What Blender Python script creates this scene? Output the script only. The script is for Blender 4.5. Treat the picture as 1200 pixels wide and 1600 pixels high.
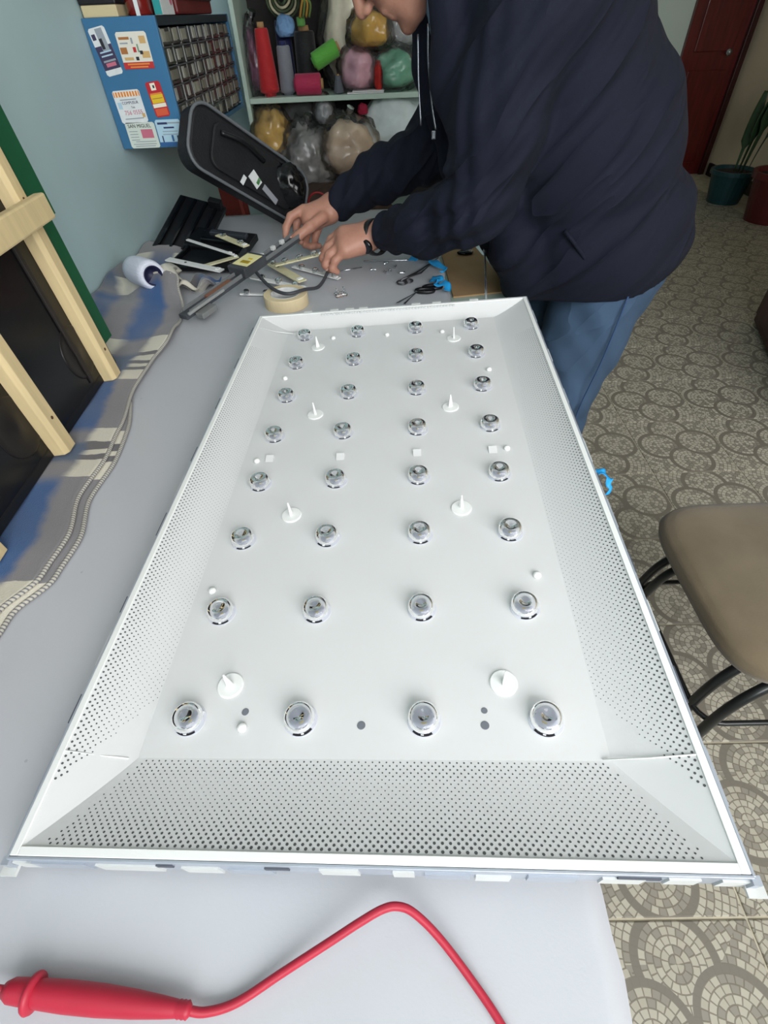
import bpy, math, random
import numpy as np
from mathutils import Vector, Matrix, Euler, noise as mnoise

for _o in list(bpy.data.objects):
    bpy.data.objects.remove(_o, do_unlink=True)
scene = bpy.context.scene
COL = scene.collection
random.seed(7)
R = math.radians

# ---------------------------------------------------------------- camera
cam_data = bpy.data.cameras.new('camera')
cam = bpy.data.objects.new('camera', cam_data)
COL.objects.link(cam)
cam_data.sensor_fit = 'VERTICAL'
cam_data.sensor_height = 36.0
cam_data.lens = 774.0 / 1600.0 * 36.0
cam_data.clip_start = 0.02
cam.matrix_world = Matrix(((0.99944, 0.02906, 0.01647, 0.0),
                           (-0.00909, 0.71099, -0.70314, 0.0),
                           (-0.03214, 0.70260, 0.71086, 1.275),
                           (0, 0, 0, 1)))
scene.camera = cam

# ---------------------------------------------------------------- world, daylight, exposure
world = bpy.data.worlds.new('world')
scene.world = world
world.use_nodes = True
world.node_tree.nodes['Background'].inputs[0].default_value = (0.80, 0.90, 1.0, 1)
world.node_tree.nodes['Background'].inputs[1].default_value = 1.0


def area_light(name, loc, target, sx, sy, power, color):
    d = bpy.data.lights.new(name, 'AREA')
    d.shape = 'RECTANGLE'
    d.size = sx
    d.size_y = sy
    d.energy = power
    d.color = color
    o = bpy.data.objects.new(name, d)
    COL.objects.link(o)
    o.location = loc
    o.rotation_euler = (Vector(target) - Vector(loc)).to_track_quat('-Z', 'Y').to_euler()
    return o


# daylight entering through the big window in the wall behind the camera
area_light('window_daylight', (0.95, -1.18, 1.88), (0.75, 3.6, 1.25), 2.3, 1.4, 75, (1.0, 0.985, 0.985))
scene.view_settings.view_transform = 'Standard'
scene.view_settings.look = 'None'
scene.view_settings.gamma = 1.0
scene.view_settings.use_curve_mapping = False
scene.view_settings.exposure = 0.0


# ---------------------------------------------------------------- materials
def lin(c):
    out = []
    for x in c[:3]:
        x = x / 255.0
        out.append(x / 12.92 if x <= 0.04045 else ((x + 0.055) / 1.055) ** 2.4)
    return (*out, 1.0)


MATS = {}


def mat(name, col, rough=0.6, metal=0.0, var=0.0, vscale=8.0, bump=0.0, bscale=60.0,
        trans=0.0, ior=1.45, sheen=0.0, coat=0.0, alpha=1.0, spec=0.5, stretch=None, col2=None):
    if name in MATS:
        return MATS[name]
    m = bpy.data.materials.new(name)
    m.use_nodes = True
    nt = m.node_tree
    b = nt.nodes['Principled BSDF']
    b.inputs['Base Color'].default_value = lin(col)
    b.inputs['Roughness'].default_value = rough
    b.inputs['Metallic'].default_value = metal
    b.inputs['Transmission Weight'].default_value = trans
    b.inputs['IOR'].default_value = ior
    b.inputs['Sheen Weight'].default_value = sheen
    b.inputs['Coat Weight'].default_value = coat
    b.inputs['Alpha'].default_value = alpha
    b.inputs['Specular IOR Level'].default_value = spec
    tc = nt.nodes.new('ShaderNodeTexCoord')
    mp = nt.nodes.new('ShaderNodeMapping')
    nt.links.new(tc.outputs['Object'], mp.inputs[0])
    if stretch:
        mp.inputs['Scale'].default_value = stretch
    if var > 0 or col2:
        n = nt.nodes.new('ShaderNodeTexNoise')
        n.inputs['Scale'].default_value = vscale
        n.inputs['Detail'].default_value = 5
        nt.links.new(mp.outputs[0], n.inputs['Vector'])
        r = nt.nodes.new('ShaderNodeValToRGB')
        a = lin(col)
        if col2:
            lo, hi = a, lin(col2)
        else:
            lo = tuple(max(0, x * (1 - var)) for x in a[:3]) + (1,)
            hi = tuple(min(1, x * (1 + var)) for x in a[:3]) + (1,)
        r.color_ramp.elements[0].position = 0.3
        r.color_ramp.elements[1].position = 0.7
        r.color_ramp.elements[0].color = lo
        r.color_ramp.elements[1].color = hi
        nt.links.new(n.outputs[0], r.inputs[0])
        nt.links.new(r.outputs[0], b.inputs['Base Color'])
    if bump > 0:
        n2 = nt.nodes.new('ShaderNodeTexNoise')
        n2.inputs['Scale'].default_value = bscale
        n2.inputs['Detail'].default_value = 4
        nt.links.new(mp.outputs[0], n2.inputs['Vector'])
        bp = nt.nodes.new('ShaderNodeBump')
        bp.inputs['Strength'].default_value = bump
        bp.inputs['Distance'].default_value = 0.004
        nt.links.new(n2.outputs[0], bp.inputs['Height'])
        nt.links.new(bp.outputs[0], b.inputs['Normal'])
    MATS[name] = m
    return m


class NT:
    """tiny node-building helper"""

    def __init__(self, name):
        self.m = bpy.data.materials.new(name)
        self.m.use_nodes = True
        self.t = self.m.node_tree
        self.b = self.t.nodes['Principled BSDF']

    def link(self, a, sock):
        if isinstance(a, (int, float)):
            sock.default_value = a
        elif isinstance(a, tuple):
            sock.default_value = a
        else:
            self.t.links.new(a, sock)

    def math(self, op, a, b=None, c=None):
        n = self.t.nodes.new('ShaderNodeMath')
        n.operation = op
        self.link(a, n.inputs[0])
        if b is not None:
            self.link(b, n.inputs[1])
        if c is not None:
            self.link(c, n.inputs[2])
        return n.outputs[0]

    def mix(self, fac, a, b):
        n = self.t.nodes.new('ShaderNodeMix')
        n.data_type = 'RGBA'
        self.link(fac, n.inputs[0])
        self.link(a, n.inputs[6])
        self.link(b, n.inputs[7])
        return n.outputs[2]

    def mixf(self, fac, a, b):
        n = self.t.nodes.new('ShaderNodeMix')
        self.link(fac, n.inputs[0])
        self.link(a, n.inputs[2])
        self.link(b, n.inputs[3])
        return n.outputs[0]

    def noise(self, vec, scale, detail=3):
        n = self.t.nodes.new('ShaderNodeTexNoise')
        n.inputs['Scale'].default_value = scale
        n.inputs['Detail'].default_value = detail
        if vec is not None:
            self.t.links.new(vec, n.inputs['Vector'])
        return n.outputs[0]

    def combine(self, x, y, z):
        n = self.t.nodes.new('ShaderNodeCombineXYZ')
        for i, a in enumerate((x, y, z)):
            self.link(a, n.inputs[i])
        return n.outputs[0]

    def white(self, vec):
        n = self.t.nodes.new('ShaderNodeTexWhiteNoise')
        n.noise_dimensions = '3D'
        self.t.links.new(vec, n.inputs['Vector'])
        return n.outputs['Value']

    def uv(self):
        tc = self.t.nodes.new('ShaderNodeTexCoord')
        s = self.t.nodes.new('ShaderNodeSeparateXYZ')
        self.t.links.new(tc.outputs['UV'], s.inputs[0])
        return s.outputs[0], s.outputs[1], tc

    def ramp(self, fac, stops, interp='LINEAR'):
        n = self.t.nodes.new('ShaderNodeValToRGB')
        n.color_ramp.interpolation = interp
        e = n.color_ramp.elements
        while len(e) > 1:
            e.remove(e[-1])
        e[0].position, e[0].color = stops[0][0], stops[0][1]
        for p, c in stops[1:]:
            x = e.new(p)
            x.color = c
        self.link(fac, n.inputs[0])
        return n.outputs[0]

    def bump(self, h, strength=0.3, dist=0.002):
        n = self.t.nodes.new('ShaderNodeBump')
        n.inputs['Strength'].default_value = strength
        n.inputs['Distance'].default_value = dist
        self.link(h, n.inputs['Height'])
        self.t.links.new(n.outputs[0], self.b.inputs['Normal'])


# ---------------------------------------------------------------- mesh + object helpers
MW = {}


def rotm(rx=0, ry=0, rz=0):
    return Euler((R(rx), R(ry), R(rz)), 'XYZ').to_matrix().to_4x4()


def xf(loc=(0, 0, 0), rx=0, ry=0, rz=0):
    return Matrix.Translation(loc) @ rotm(rx, ry, rz)


def align(a, b):
    """matrix whose local Z runs from a to b, origin at a"""
    d = Vector(b) - Vector(a)
    return Matrix.Translation(a) @ d.to_track_quat('Z', 'Y').to_matrix().to_4x4()


class MB:
    def __init__(self):
        self.v, self.f, self.uv = [], [], None

    def add(self, vs, fs, M=None):
        o = len(self.v)
        if M is not None:
            vs = [tuple(M @ Vector(p)) for p in vs]
        self.v += [tuple(p) for p in vs]
        self.f += [tuple(i + o for i in q) for q in fs]
        return self

    def box(self, c, s, M=None):
        x, y, z = (k / 2 for k in s)
        vs = [(c[0] + a * x, c[1] + b * y, c[2] + d * z) for d in (-1, 1) for b in (-1, 1) for a in (-1, 1)]
        return self.add(vs, [(0, 2, 3, 1), (4, 5, 7, 6), (0, 1, 5, 4), (2, 6, 7, 3), (0, 4, 6, 2), (1, 3, 7, 5)], M)

    def prism(self, poly, z0, z1, M=None):
        n = len(poly)
        a = sum(poly[i][0] * poly[(i + 1) % n][1] - poly[(i + 1) % n][0] * poly[i][1] for i in range(n))
        if a < 0:
            poly = poly[::-1]
        vs = [(p[0], p[1], z0) for p in poly] + [(p[0], p[1], z1) for p in poly]
        fs = [tuple(range(n - 1, -1, -1)), tuple(range(n, 2 * n))]
        fs += [(i, (i + 1) % n, n + (i + 1) % n, n + i) for i in range(n)]
        return self.add(vs, fs, M)

    def lathe(self, prof, n=24, M=None, caps=True):
        vs, fs = [], []
        for r, z in prof:
            for i in range(n):
                a = 2 * math.pi * i / n
                vs.append((r * math.cos(a), r * math.sin(a), z))
        for j in range(len(prof) - 1):
            for i in range(n):
                k = (i + 1) % n
                fs.append((j * n + i, j * n + k, (j + 1) * n + k, (j + 1) * n + i))
        if caps and prof[0][0] > 1e-6:
            fs.append(tuple(range(n - 1, -1, -1)))
        if caps and prof[-1][0] > 1e-6:
            fs.append(tuple((len(prof) - 1) * n + i for i in range(n)))
        return self.add(vs, fs, M)

    def tube(self, pts, r, n=10, M=None, closed=False):
        pts = [Vector(p) for p in pts]
        m = len(pts)
        rs = r if isinstance(r, (list, tuple)) else [r] * m
        vs, fs = [], []
        up = None
        for i, p in enumerate(pts):
            if closed:
                t = pts[(i + 1) % m] - pts[i - 1]
            else:
                t = pts[min(i + 1, m - 1)] - pts[max(i - 1, 0)]
            t.normalize()
            if up is None:
                up = Vector((0, 0, 1)) if abs(t.z) < 0.9 else Vector((1, 0, 0))
            a = t.cross(up).normalized()
            up = a.cross(t).normalized()
            for k in range(n):
                w = 2 * math.pi * k / n
                vs.append(p + (a * math.cos(w) + up * math.sin(w)) * rs[i])
        segs = m if closed else m - 1
        for i in range(segs):
            j = (i + 1) % m
            for k in range(n):
                l = (k + 1) % n
                fs.append((i * n + k, i * n + l, j * n + l, j * n + k))
        if not closed:
            fs.append(tuple(range(n - 1, -1, -1)))
            fs.append(tuple((m - 1) * n + k for k in range(n)))
        return self.add(vs, fs, M)

    def grid(self, fn, nu, nv, uvfn=None, thick=0.0):
        vs, fs, uv = [], [], []
        for j in range(nv + 1):
            for i in range(nu + 1):
                vs.append(fn(i / nu, j / nv))
                if uvfn:
                    uv.append(uvfn(i / nu, j / nv))
        w = nu + 1
        for j in range(nv):
            for i in range(nu):
                fs.append((j * w + i, j * w + i + 1, (j + 1) * w + i + 1, (j + 1) * w + i))
        self.add(vs, fs)
        if uvfn:
            self.uv = uv
        return self

    def mesh(self, name, smooth=False):
        me = bpy.data.meshes.new(name)
        me.from_pydata(self.v, [], self.f)
        if self.uv:
            l = me.uv_layers.new(name='UVMap')
            for lp in me.loops:
                l.data[lp.index].uv = self.uv[lp.vertex_index]
        me.validate()
        if smooth:
            me.polygons.foreach_set('use_smooth', [True] * len(me.polygons))
        me.update()
        return me

    def build(self, name, m, parent=None, smooth=False, bevel=0.0, solid=0.0, sub=0, local=False, label=None):
        """one mesh object. World coordinates unless local=True (then in the parent's own frame)"""
        if parent is not None:
            if not local:
                inv = MW[parent.name].inverted()
                self.v = [tuple(inv @ Vector(p)) for p in self.v]
            loc = None
        else:
            a = np.array(self.v)
            lo, hi = a.min(0), a.max(0)
            loc = Vector(((lo[0] + hi[0]) / 2, (lo[1] + hi[1]) / 2, lo[2]))
            self.v = [(p[0] - loc.x, p[1] - loc.y, p[2] - loc.z) for p in self.v]
        o = bpy.data.objects.new(name, self.mesh(name, smooth))
        COL.objects.link(o)
        o.data.materials.append(m)
        if parent is not None:
            o.parent = parent
            MW[o.name] = MW[parent.name]
        else:
            o.location = loc
            MW[o.name] = Matrix.Translation(loc)
        if solid:
            s = o.modifiers.new('solid', 'SOLIDIFY')
            s.thickness = solid
            s.offset = 0
        if sub:
            s = o.modifiers.new('sub', 'SUBSURF')
            s.levels = s.render_levels = sub
        if bevel:
            s = o.modifiers.new('bevel', 'BEVEL')
            s.width = bevel
            s.segments = 2
            s.limit_method = 'ANGLE'
            s.angle_limit = R(40)
        if label:
            o['label'] = label
        return o


def thing(name, label, cat, loc=(0, 0, 0), M=None, group=None):
    o = bpy.data.objects.new(name, None)
    o.empty_display_size = 0.05
    COL.objects.link(o)
    M = M if M is not None else Matrix.Translation(loc)
    o.matrix_world = M
    o.location, o.rotation_euler = M.to_translation(), M.to_euler()
    MW[o.name] = M.copy()
    o['label'] = label
    o['category'] = cat
    if group:
        o['group'] = group
    return o


def tag(o, label, cat, group=None):
    o['label'] = label
    o['category'] = cat
    if group:
        o['group'] = group
    return o


def struct(o):
    o['kind'] = 'structure'
    return o


def inst(name, me, parent, loc=(0, 0, 0), rot=(0, 0, 0), scale=(1, 1, 1)):
    """child that shares mesh data, placed in the parent's frame"""
    o = bpy.data.objects.new(name, me)
    COL.objects.link(o)
    o.parent = parent
    o.location = loc
    o.rotation_euler = rot
    o.scale = scale
    MW[o.name] = MW[parent.name] @ Matrix.LocRotScale(Vector(loc), Euler(rot), Vector(scale))
    return o


def spline(pts, n=8):
    """Catmull-Rom through the points"""
    P = [Vector(p) for p in pts]
    P = [P[0] * 2 - P[1]] + P + [P[-1] * 2 - P[-2]]
    out = []
    for i in range(1, len(P) - 2):
        a, b, c, d = P[i - 1:i + 3]
        for k in range(n):
            t = k / n
            out.append(0.5 * ((2 * b) + (c - a) * t + (2 * a - 5 * b + 4 * c - d) * t * t + (3 * b - a - 3 * c + d) * t ** 3))
    out.append(P[-2])
    return out


def text_mesh(s, size, align_x='CENTER'):
    cu = bpy.data.curves.new('lettering', 'FONT')
    cu.body = s
    cu.size = size
    cu.align_x = align_x
    cu.align_y = 'CENTER'
    cu.extrude = 0.0001
    cu.resolution_u = 2
    t = bpy.data.objects.new('lettering', cu)
    COL.objects.link(t)
    dg = bpy.context.evaluated_depsgraph_get()
    dg.update()
    me = bpy.data.meshes.new_from_object(t.evaluated_get(dg))
    bpy.data.objects.remove(t, do_unlink=True)
    bpy.data.curves.remove(cu)
    return me


# ---------------------------------------------------------------- distance-field sculpting (people)
class SDF:
    def __init__(self, lo, hi, h):
        self.lo, self.h = np.array(lo, np.float32), h
        self.n = np.ceil((np.array(hi) - np.array(lo)) / h).astype(int) + 1
        self.d = np.full(self.n, 1.0, np.float32)

    def _block(self, lo, hi):
        i0 = np.clip(np.floor((np.array(lo) - self.lo) / self.h).astype(int), 0, self.n)
        i1 = np.clip(np.ceil((np.array(hi) - self.lo) / self.h).astype(int) + 1, 0, self.n)
        ax = [self.lo[k] + self.h * np.arange(i0[k], i1[k], dtype=np.float32) for k in range(3)]
        sl = tuple(slice(i0[k], i1[k]) for k in range(3))
        return sl, np.meshgrid(*ax, indexing='ij')

    def _smin(self, sl, e, k):
        a = self.d[sl]
        hh = np.clip(0.5 + 0.5 * (a - e) / k, 0, 1)
        self.d[sl] = a * (1 - hh) + e * hh - k * hh * (1 - hh)

    def cone(self, a, b, ra, rb, k=0.01):
        a, b = np.array(a, float), np.array(b, float)
        m = max(ra, rb) + 2 * k + 3 * self.h
        sl, (X, Y, Z) = self._block(np.minimum(a, b) - m, np.maximum(a, b) + m)
        ab = b - a
        L = max(ab @ ab, 1e-9)
        t = np.clip(((X - a[0]) * ab[0] + (Y - a[1]) * ab[1] + (Z - a[2]) * ab[2]) / L, 0, 1)
        e = np.sqrt((X - a[0] - t * ab[0]) ** 2 + (Y - a[1] - t * ab[1]) ** 2 + (Z - a[2] - t * ab[2]) ** 2) - (ra + (rb - ra) * t)
        self._smin(sl, e, k)
        return self

    def chain(self, pts, rs, k=0.01):
        for i in range(len(pts) - 1):
            self.cone(pts[i], pts[i + 1], rs[i], rs[i + 1], k)
        return self

    def ell(self, c, r, k=0.01, axes=None):
        c = np.array(c, float)
        A = np.eye(3) if axes is None else np.array(axes, float)   # rows: local axes
        m = max(r) + 2 * k + 3 * self.h
        sl, (X, Y, Z) = self._block(c - m, c + m)
        q = np.stack([X - c[0], Y - c[1], Z - c[2]], -1) @ A.T
        k0 = np.sqrt(((q / np.array(r)) ** 2).sum(-1))
        k1 = np.sqrt(((q / np.array(r) ** 2) ** 2).sum(-1)) + 1e-9
        self._smin(sl, k0 * (k0 - 1) / k1, k)
        return self

    def cut(self, fn):
        """keep where fn(x,y,z) < 0"""
        sl, (X, Y, Z) = self._block(self.lo, self.lo + self.h * self.n)
        self.d = np.maximum(self.d, fn(X, Y, Z).astype(np.float32))
        return self

    def disp(self, fn):
        sl, (X, Y, Z) = self._block(self.lo, self.lo + self.h * self.n)
        near = np.abs(self.d) < 0.04
        self.d[near] += fn(X[near], Y[near], Z[near]).astype(np.float32)
        return self

    def mb(self):
        d, h = self.d, self.h
        s = d < 0
        nx, ny, nz = d.shape
        c = np.zeros((nx - 1, ny - 1, nz - 1), np.uint8)
        for i in (0, 1):
            for j in (0, 1):
                for k in (0, 1):
                    c += s[i:nx - 1 + i, j:ny - 1 + j, k:nz - 1 + k]
        act = (c > 0) & (c < 8)
        ii = np.argwhere(act)
        idx = np.full(act.shape, -1, np.int64)
        idx[act] = np.arange(len(ii))
        acc = np.zeros((len(ii), 3))
        cnt = np.zeros(len(ii))
        cs = [(i, j, k) for i in (0, 1) for j in (0, 1) for k in (0, 1)]
        for a in range(8):
            for b in range(a + 1, 8):
                if sum(abs(x - y) for x, y in zip(cs[a], cs[b])) != 1:
                    continue
                p, q = np.array(cs[a]), np.array(cs[b])
                v0 = d[tuple((ii + p).T)]
                v1 = d[tuple((ii + q).T)]
                m = (v0 < 0) != (v1 < 0)
                t = v0[m] / (v0[m] - v1[m])
                acc[m] += p + (q - p) * t[:, None]
                cnt[m] += 1
        verts = self.lo + h * (ii + acc / cnt[:, None])
        faces = []
        for ax in range(3):
            sa = np.moveaxis(s, ax, 0)
            ia = np.moveaxis(idx, ax, 0)
            e = sa[:-1, 1:-1, 1:-1] != sa[1:, 1:-1, 1:-1]
            g = np.argwhere(e)
            if not len(g):
                continue
            x, y, z = g[:, 0], g[:, 1] + 1, g[:, 2] + 1
            q = np.stack([ia[x, y - 1, z - 1], ia[x, y, z - 1], ia[x, y, z], ia[x, y - 1, z]], 1)
            inside = sa[x, y, z]
            flip = ~inside if ax != 1 else inside
            q[flip] = q[flip][:, ::-1]
            faces.append(q)
        faces = np.concatenate(faces)
        b = MB()
        b.v = [tuple(map(float, p)) for p in verts]
        b.f = [tuple(map(int, q)) for q in faces]
        return b

# ================================================================ THE ROOM
TILE = 0.3295
X0T, Y0T = 0.045 * TILE, 0.337 * TILE      # one corner of the tile lattice


def floor_tile_material():
    N = NT('mosaic_print_tile')
    u, v, tc = N.uv()
    cs = [(0.50, 0.80), (0.27, 0.50), (0.75, 0.55), (0.54, 0.22)]
    D = dx = dy = None
    cid = None
    for i, (cx, cy) in enumerate(cs):
        a = N.math('SUBTRACT', u, cx)
        b = N.math('SUBTRACT', v, cy)
        d = N.math('SQRT', N.math('ADD', N.math('MULTIPLY', a, a), N.math('MULTIPLY', b, b)))
        if D is None:
            D, dx, dy, cid = d, a, b, 0.0
        else:
            w = N.math('LESS_THAN', d, D)
            dx = N.mixf(w, dx, a)
            dy = N.mixf(w, dy, b)
            cid = N.mixf(w, cid, float(i))
            D = N.math('MINIMUM', D, d)
    for i in (0, 1, 3, 2):                     # printed discs overlap one another in this order
        a = N.math('SUBTRACT', u, cs[i][0])
        b = N.math('SUBTRACT', v, cs[i][1])
        d = N.math('SQRT', N.math('ADD', N.math('MULTIPLY', a, a), N.math('MULTIPLY', b, b)))
        w = N.math('LESS_THAN', d, 0.248)
        dx = N.mixf(w, dx, a)
        dy = N.mixf(w, dy, b)
        D = N.mixf(w, D, d)
        cid = N.mixf(w, cid, float(i))
    th = N.math('ADD', N.math('DIVIDE', N.math('ARCTAN2', dy, dx), 2 * math.pi), 0.5)
    step = 0.042
    q = N.math('DIVIDE', D, step)
    ring = N.math('FLOOR', q)
    rf = N.math('FRACT', q)
    cnt = N.math('ADD', N.math('FLOOR', N.math('MULTIPLY', ring, 5.6)), 4.0)
    s = N.math('ADD', N.math('MULTIPLY', th, cnt), N.math('MULTIPLY', ring, 0.37))
    cell = N.math('FLOOR', s)
    sf = N.math('FRACT', s)
    oi = N.t.nodes.new('ShaderNodeObjectInfo')
    rnd = N.white(N.combine(ring, cell, N.math('ADD', cid, N.math('MULTIPLY', 0.0, oi.outputs['Random']))))
    light = N.math('GREATER_THAN', rnd, 0.31)
    # grout lines around each printed chip
    g1 = N.math('MULTIPLY', N.math('GREATER_THAN', rf, 0.09), N.math('LESS_THAN', rf, 0.91))
    g2 = N.math('MULTIPLY', N.math('GREATER_THAN', sf, 0.08), N.math('LESS_THAN', sf, 0.92))
    band = N.math('MULTIPLY', N.math('GREATER_THAN', D, 0.211), N.math('LESS_THAN', D, 0.251))
    chip = N.math('MAXIMUM', N.math('MULTIPLY', g1, g2), N.math('MULTIPLY', band, 0.8))
    light = N.math('MULTIPLY', light, N.math('SUBTRACT', 1.0, band))
    tone = N.mix(rnd, lin((184, 178, 161)), lin((206, 201, 185)))
    dark = N.mix(N.math('SUBTRACT', 1.0, band), lin((130, 124, 114)), lin((156, 151, 139)))
    base = N.mix(light, dark, tone)
    base = N.mix(N.math('ADD', N.math('MULTIPLY', chip, 0.8), 0.2), lin((116, 109, 96)), base)
    blotch = N.noise(tc.outputs['UV'], 3.0, 4)
    base = N.mix(N.math('MULTIPLY', blotch, 0.30), base, lin((132, 124, 106)))
    N.t.links.new(base, N.b.inputs['Base Color'])
    N.b.inputs['Roughness'].default_value = 0.42
    N.bump(N.math('ADD', chip, N.math('MULTIPLY', blotch, 0.3)), 0.12, 0.001)
    return N.m


def make_floor():
    grout = mat('floor_grout', (206, 198, 176), 0.8, var=0.15, vscale=20)
    fl = MB().box((1.28, 2.40, -0.035), (4.06, 7.3, 0.06)).build('floor', grout)
    struct(fl)
    tm = floor_tile_material()
    b = MB()
    hs = TILE / 2 - 0.0026
    e = 0.0022
    vs = [(-hs, -hs, -0.0045), (hs, -hs, -0.0045), (hs, hs, -0.0045), (-hs, hs, -0.0045),
          (-hs, -hs, -0.0015), (hs, -hs, -0.0015), (hs, hs, -0.0015), (-hs, hs, -0.0015),
          (-hs + e, -hs + e, 0), (hs - e, -hs + e, 0), (hs - e, hs - e, 0), (-hs + e, hs - e, 0)]
    fs = [(3, 2, 1, 0), (8, 9, 10, 11)]
    for i in range(4):
        j = (i + 1) % 4
        fs += [(i, j, j + 4, i + 4), (i + 4, j + 4, j + 8, i + 8)]
    b.add(vs, fs)
    b.uv = [(p[0] / TILE + 0.5, p[1] / TILE + 0.5) for p in vs]
    me = b.mesh('tile')
    me.materials.append(tm)
    P = MW[fl.name].to_translation()
    for i in range(-2, 10):
        for j in range(-4, 18):
            x, y = X0T + (i + 0.5) * TILE, Y0T + (j + 0.5) * TILE
            if y > 5.82 or x > 3.13:
                continue
            inst('tile', me, fl, (x - P.x, y - P.y, -P.z))
    return fl


make_floor()

TEAL = mat('wall_paint_teal', (182, 207, 210), 0.55, var=0.05, vscale=3, bump=0.05, bscale=30)
PALE = mat('wall_paint_pale_green', (204, 220, 210), 0.6, var=0.04, vscale=3)
BEIGE = mat('wall_paint_beige', (224, 208, 182), 0.7, var=0.06, vscale=3)
CEIL = mat('ceiling_white', (226, 228, 226), 0.8, var=0.03)
struct(MB().box((-0.79, 0.75, 1.28), (0.1, 4.6, 2.64)).build('wall_left', TEAL))
struct(MB().box((0.03, 3.0, 1.28), (1.54, 0.1, 2.64)).build('wall_back', TEAL))
struct(MB().box((0.75, 4.55, 1.28), (0.1, 3.0, 2.64)).build('wall_side', PALE))
struct(MB().box((2.05, 6.1, 1.28), (2.5, 0.1, 2.64)).build('wall_far', PALE))
struct(MB().box((3.35, 2.25, 1.28), (0.1, 7.6, 2.64)).build('wall_right', BEIGE))
struct(MB().box((1.28, 2.25, 2.63), (4.06, 7.6, 0.06)).build('ceiling', CEIL))
# near wall (behind the camera) with the window opening
nb = MB()
nb.box((-0.49, -1.25, 1.28), (0.6, 0.1, 2.64)).box((2.72, -1.25, 1.28), (1.16, 0.1, 2.64))
nb.box((0.975, -1.25, 0.54), (2.33, 0.1, 1.16)).box((0.975, -1.25, 2.62), (2.33, 0.1, 0.04))
struct(nb.build('wall_near', TEAL))
wf = MB()
for x in (-0.17, 0.4, 0.975, 1.55, 2.12):
    wf.box((x, -1.27, 1.86), (0.04, 0.04, 1.48))
for z in (1.14, 2.58):
    wf.box((0.975, -1.27, z), (2.33, 0.04, 0.04))
w1 = struct(wf.build('window_1', mat('window_frame_white', (225, 225, 222), 0.5)))
for i in range(4):
    xa = -0.15 + i * 0.5725
    MB().box((xa + 0.285, -1.275, 1.86), (0.53, 0.004, 1.40)).build('pane', mat('window_glass', (235, 240, 240), 0.02, trans=1.0, ior=1.1), w1)

# dark red wooden door in the far wall
DOORM = mat('door_red_wood', (88, 22, 20), 0.35, var=0.35, vscale=6, stretch=(6, 6, 0.6), coat=0.3)
DOORF = mat('door_frame_dark', (54, 16, 14), 0.4, var=0.2)
d1 = struct(MB().box((2.98, 6.03, 1.02), (0.52, 0.04, 2.04)).build('door_1', DOORM))
for z, hh in ((0.45, 0.7), (1.30, 0.75)):
    MB().box((2.98, 6.005, z), (0.34, 0.016, hh)).build('door_panel', DOORM, d1, bevel=0.006)
MB().box((3.245, 6.01, 1.03), (0.05, 0.08, 2.06)).build('door_jamb', DOORF, d1, bevel=0.004)
MB().lathe([(0.0, 0), (0.012, 0), (0.012, 0.03), (0.024, 0.04), (0.026, 0.055), (0.0, 0.065)], 14, xf((3.1, 6.0, 0.92), 90)).build(
    'door_knob', mat('door_knob_silver', (190, 195, 200), 0.25, metal=0.9), d1, smooth=True)
bb = struct(MB().box((3.29, 2.4, 0.05), (0.02, 7.1, 0.10)).build('baseboard_right', mat('baseboard_dark', (38, 28, 24), 0.5)))

# ================================================================ WORK TABLE
T = 0.775
WOODT = mat('table_edge_brown', (78, 50, 42), 0.5, var=0.25, vscale=12, stretch=(1, 8, 1))
tb = thing('worktable', 'long wooden worktable along the teal wall under a white sheet', 'table', (-0.29, 0.7, 0))
MB().box((-0.29, 0.72, T - 0.0165), (0.896, 2.60, 0.027)).build('tabletop', WOODT, tb, bevel=0.003)
for x in (-0.70, 0.11):
    for y in (-0.50, 1.95):
        MB().box((x, y, 0.372), (0.06, 0.06, 0.744)).build('leg', WOODT, tb, bevel=0.004)
for x in (-0.70, 0.11):
    MB().box((x, 0.725, 0.69), (0.03, 2.35, 0.10)).build('apron', WOODT, tb, bevel=0.003)


def cloth_material():
    N = NT('white_sheet')
    tc = N.t.nodes.new('ShaderNodeTexCoord')
    o = tc.outputs['Object']
    n = N.noise(o, 2.2, 4)
    base = N.mix(N.math('MULTIPLY', n, 0.6), lin((191, 193, 198)), lin((179, 182, 189)))
    sp = N.noise(o, 46, 2)
    spots = N.math('GREATER_THAN', sp, 0.755)
    base = N.mix(N.math('MULTIPLY', spots, 0.35), base, lin((128, 132, 140)))
    N.t.links.new(base, N.b.inputs['Base Color'])
    N.b.inputs['Roughness'].default_value = 0.40
    wv = N.noise(o, 5.0, 3)
    fine = N.noise(o, 420, 2)
    N.bump(N.math('ADD', wv, N.math('MULTIPLY', fine, 0.04)), 0.35, 0.006)
    return N.m


def cloth_fn(u, v):
    y = -0.58 + 2.60 * v
    xr = 0.1575 + 0.0016 * math.sin(y * 37) + 0.0012 * math.sin(y * 91 + 1)
    x = -0.737 + u * (xr + 0.737)
    z = T - 0.0008 + 0.0010 * mnoise.noise((x * 6, y * 4, 0.3)) * min(1, (1 - u) * 12)
    return (x, y, z)


tag(MB().grid(cloth_fn, 48, 110).build('table_sheet', cloth_material(), smooth=True, solid=0.0016),
    'smooth white sheet covering the long worktable', 'sheet')

# ================================================================ BACKLIGHT TRAY OF A TELEVISION
PM = Matrix(((0.997, 0.044, -0.056, -0.0124), (-0.044, 0.999, -0.011, 0.5559), (0.056, 0.013, 0.998, 0.8104), (0, 0, 0, 1)))
_q = PM.to_quaternion().to_matrix().to_4x4()
PM = Matrix.Translation(PM.to_translation()) @ _q
panel = thing('backlight_panel', 'white television backlight tray with rows of clear round lenses on the table', 'backlight tray', M=PM)
HW, HL, RIM = 0.280, 0.4825, 0.022


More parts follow.
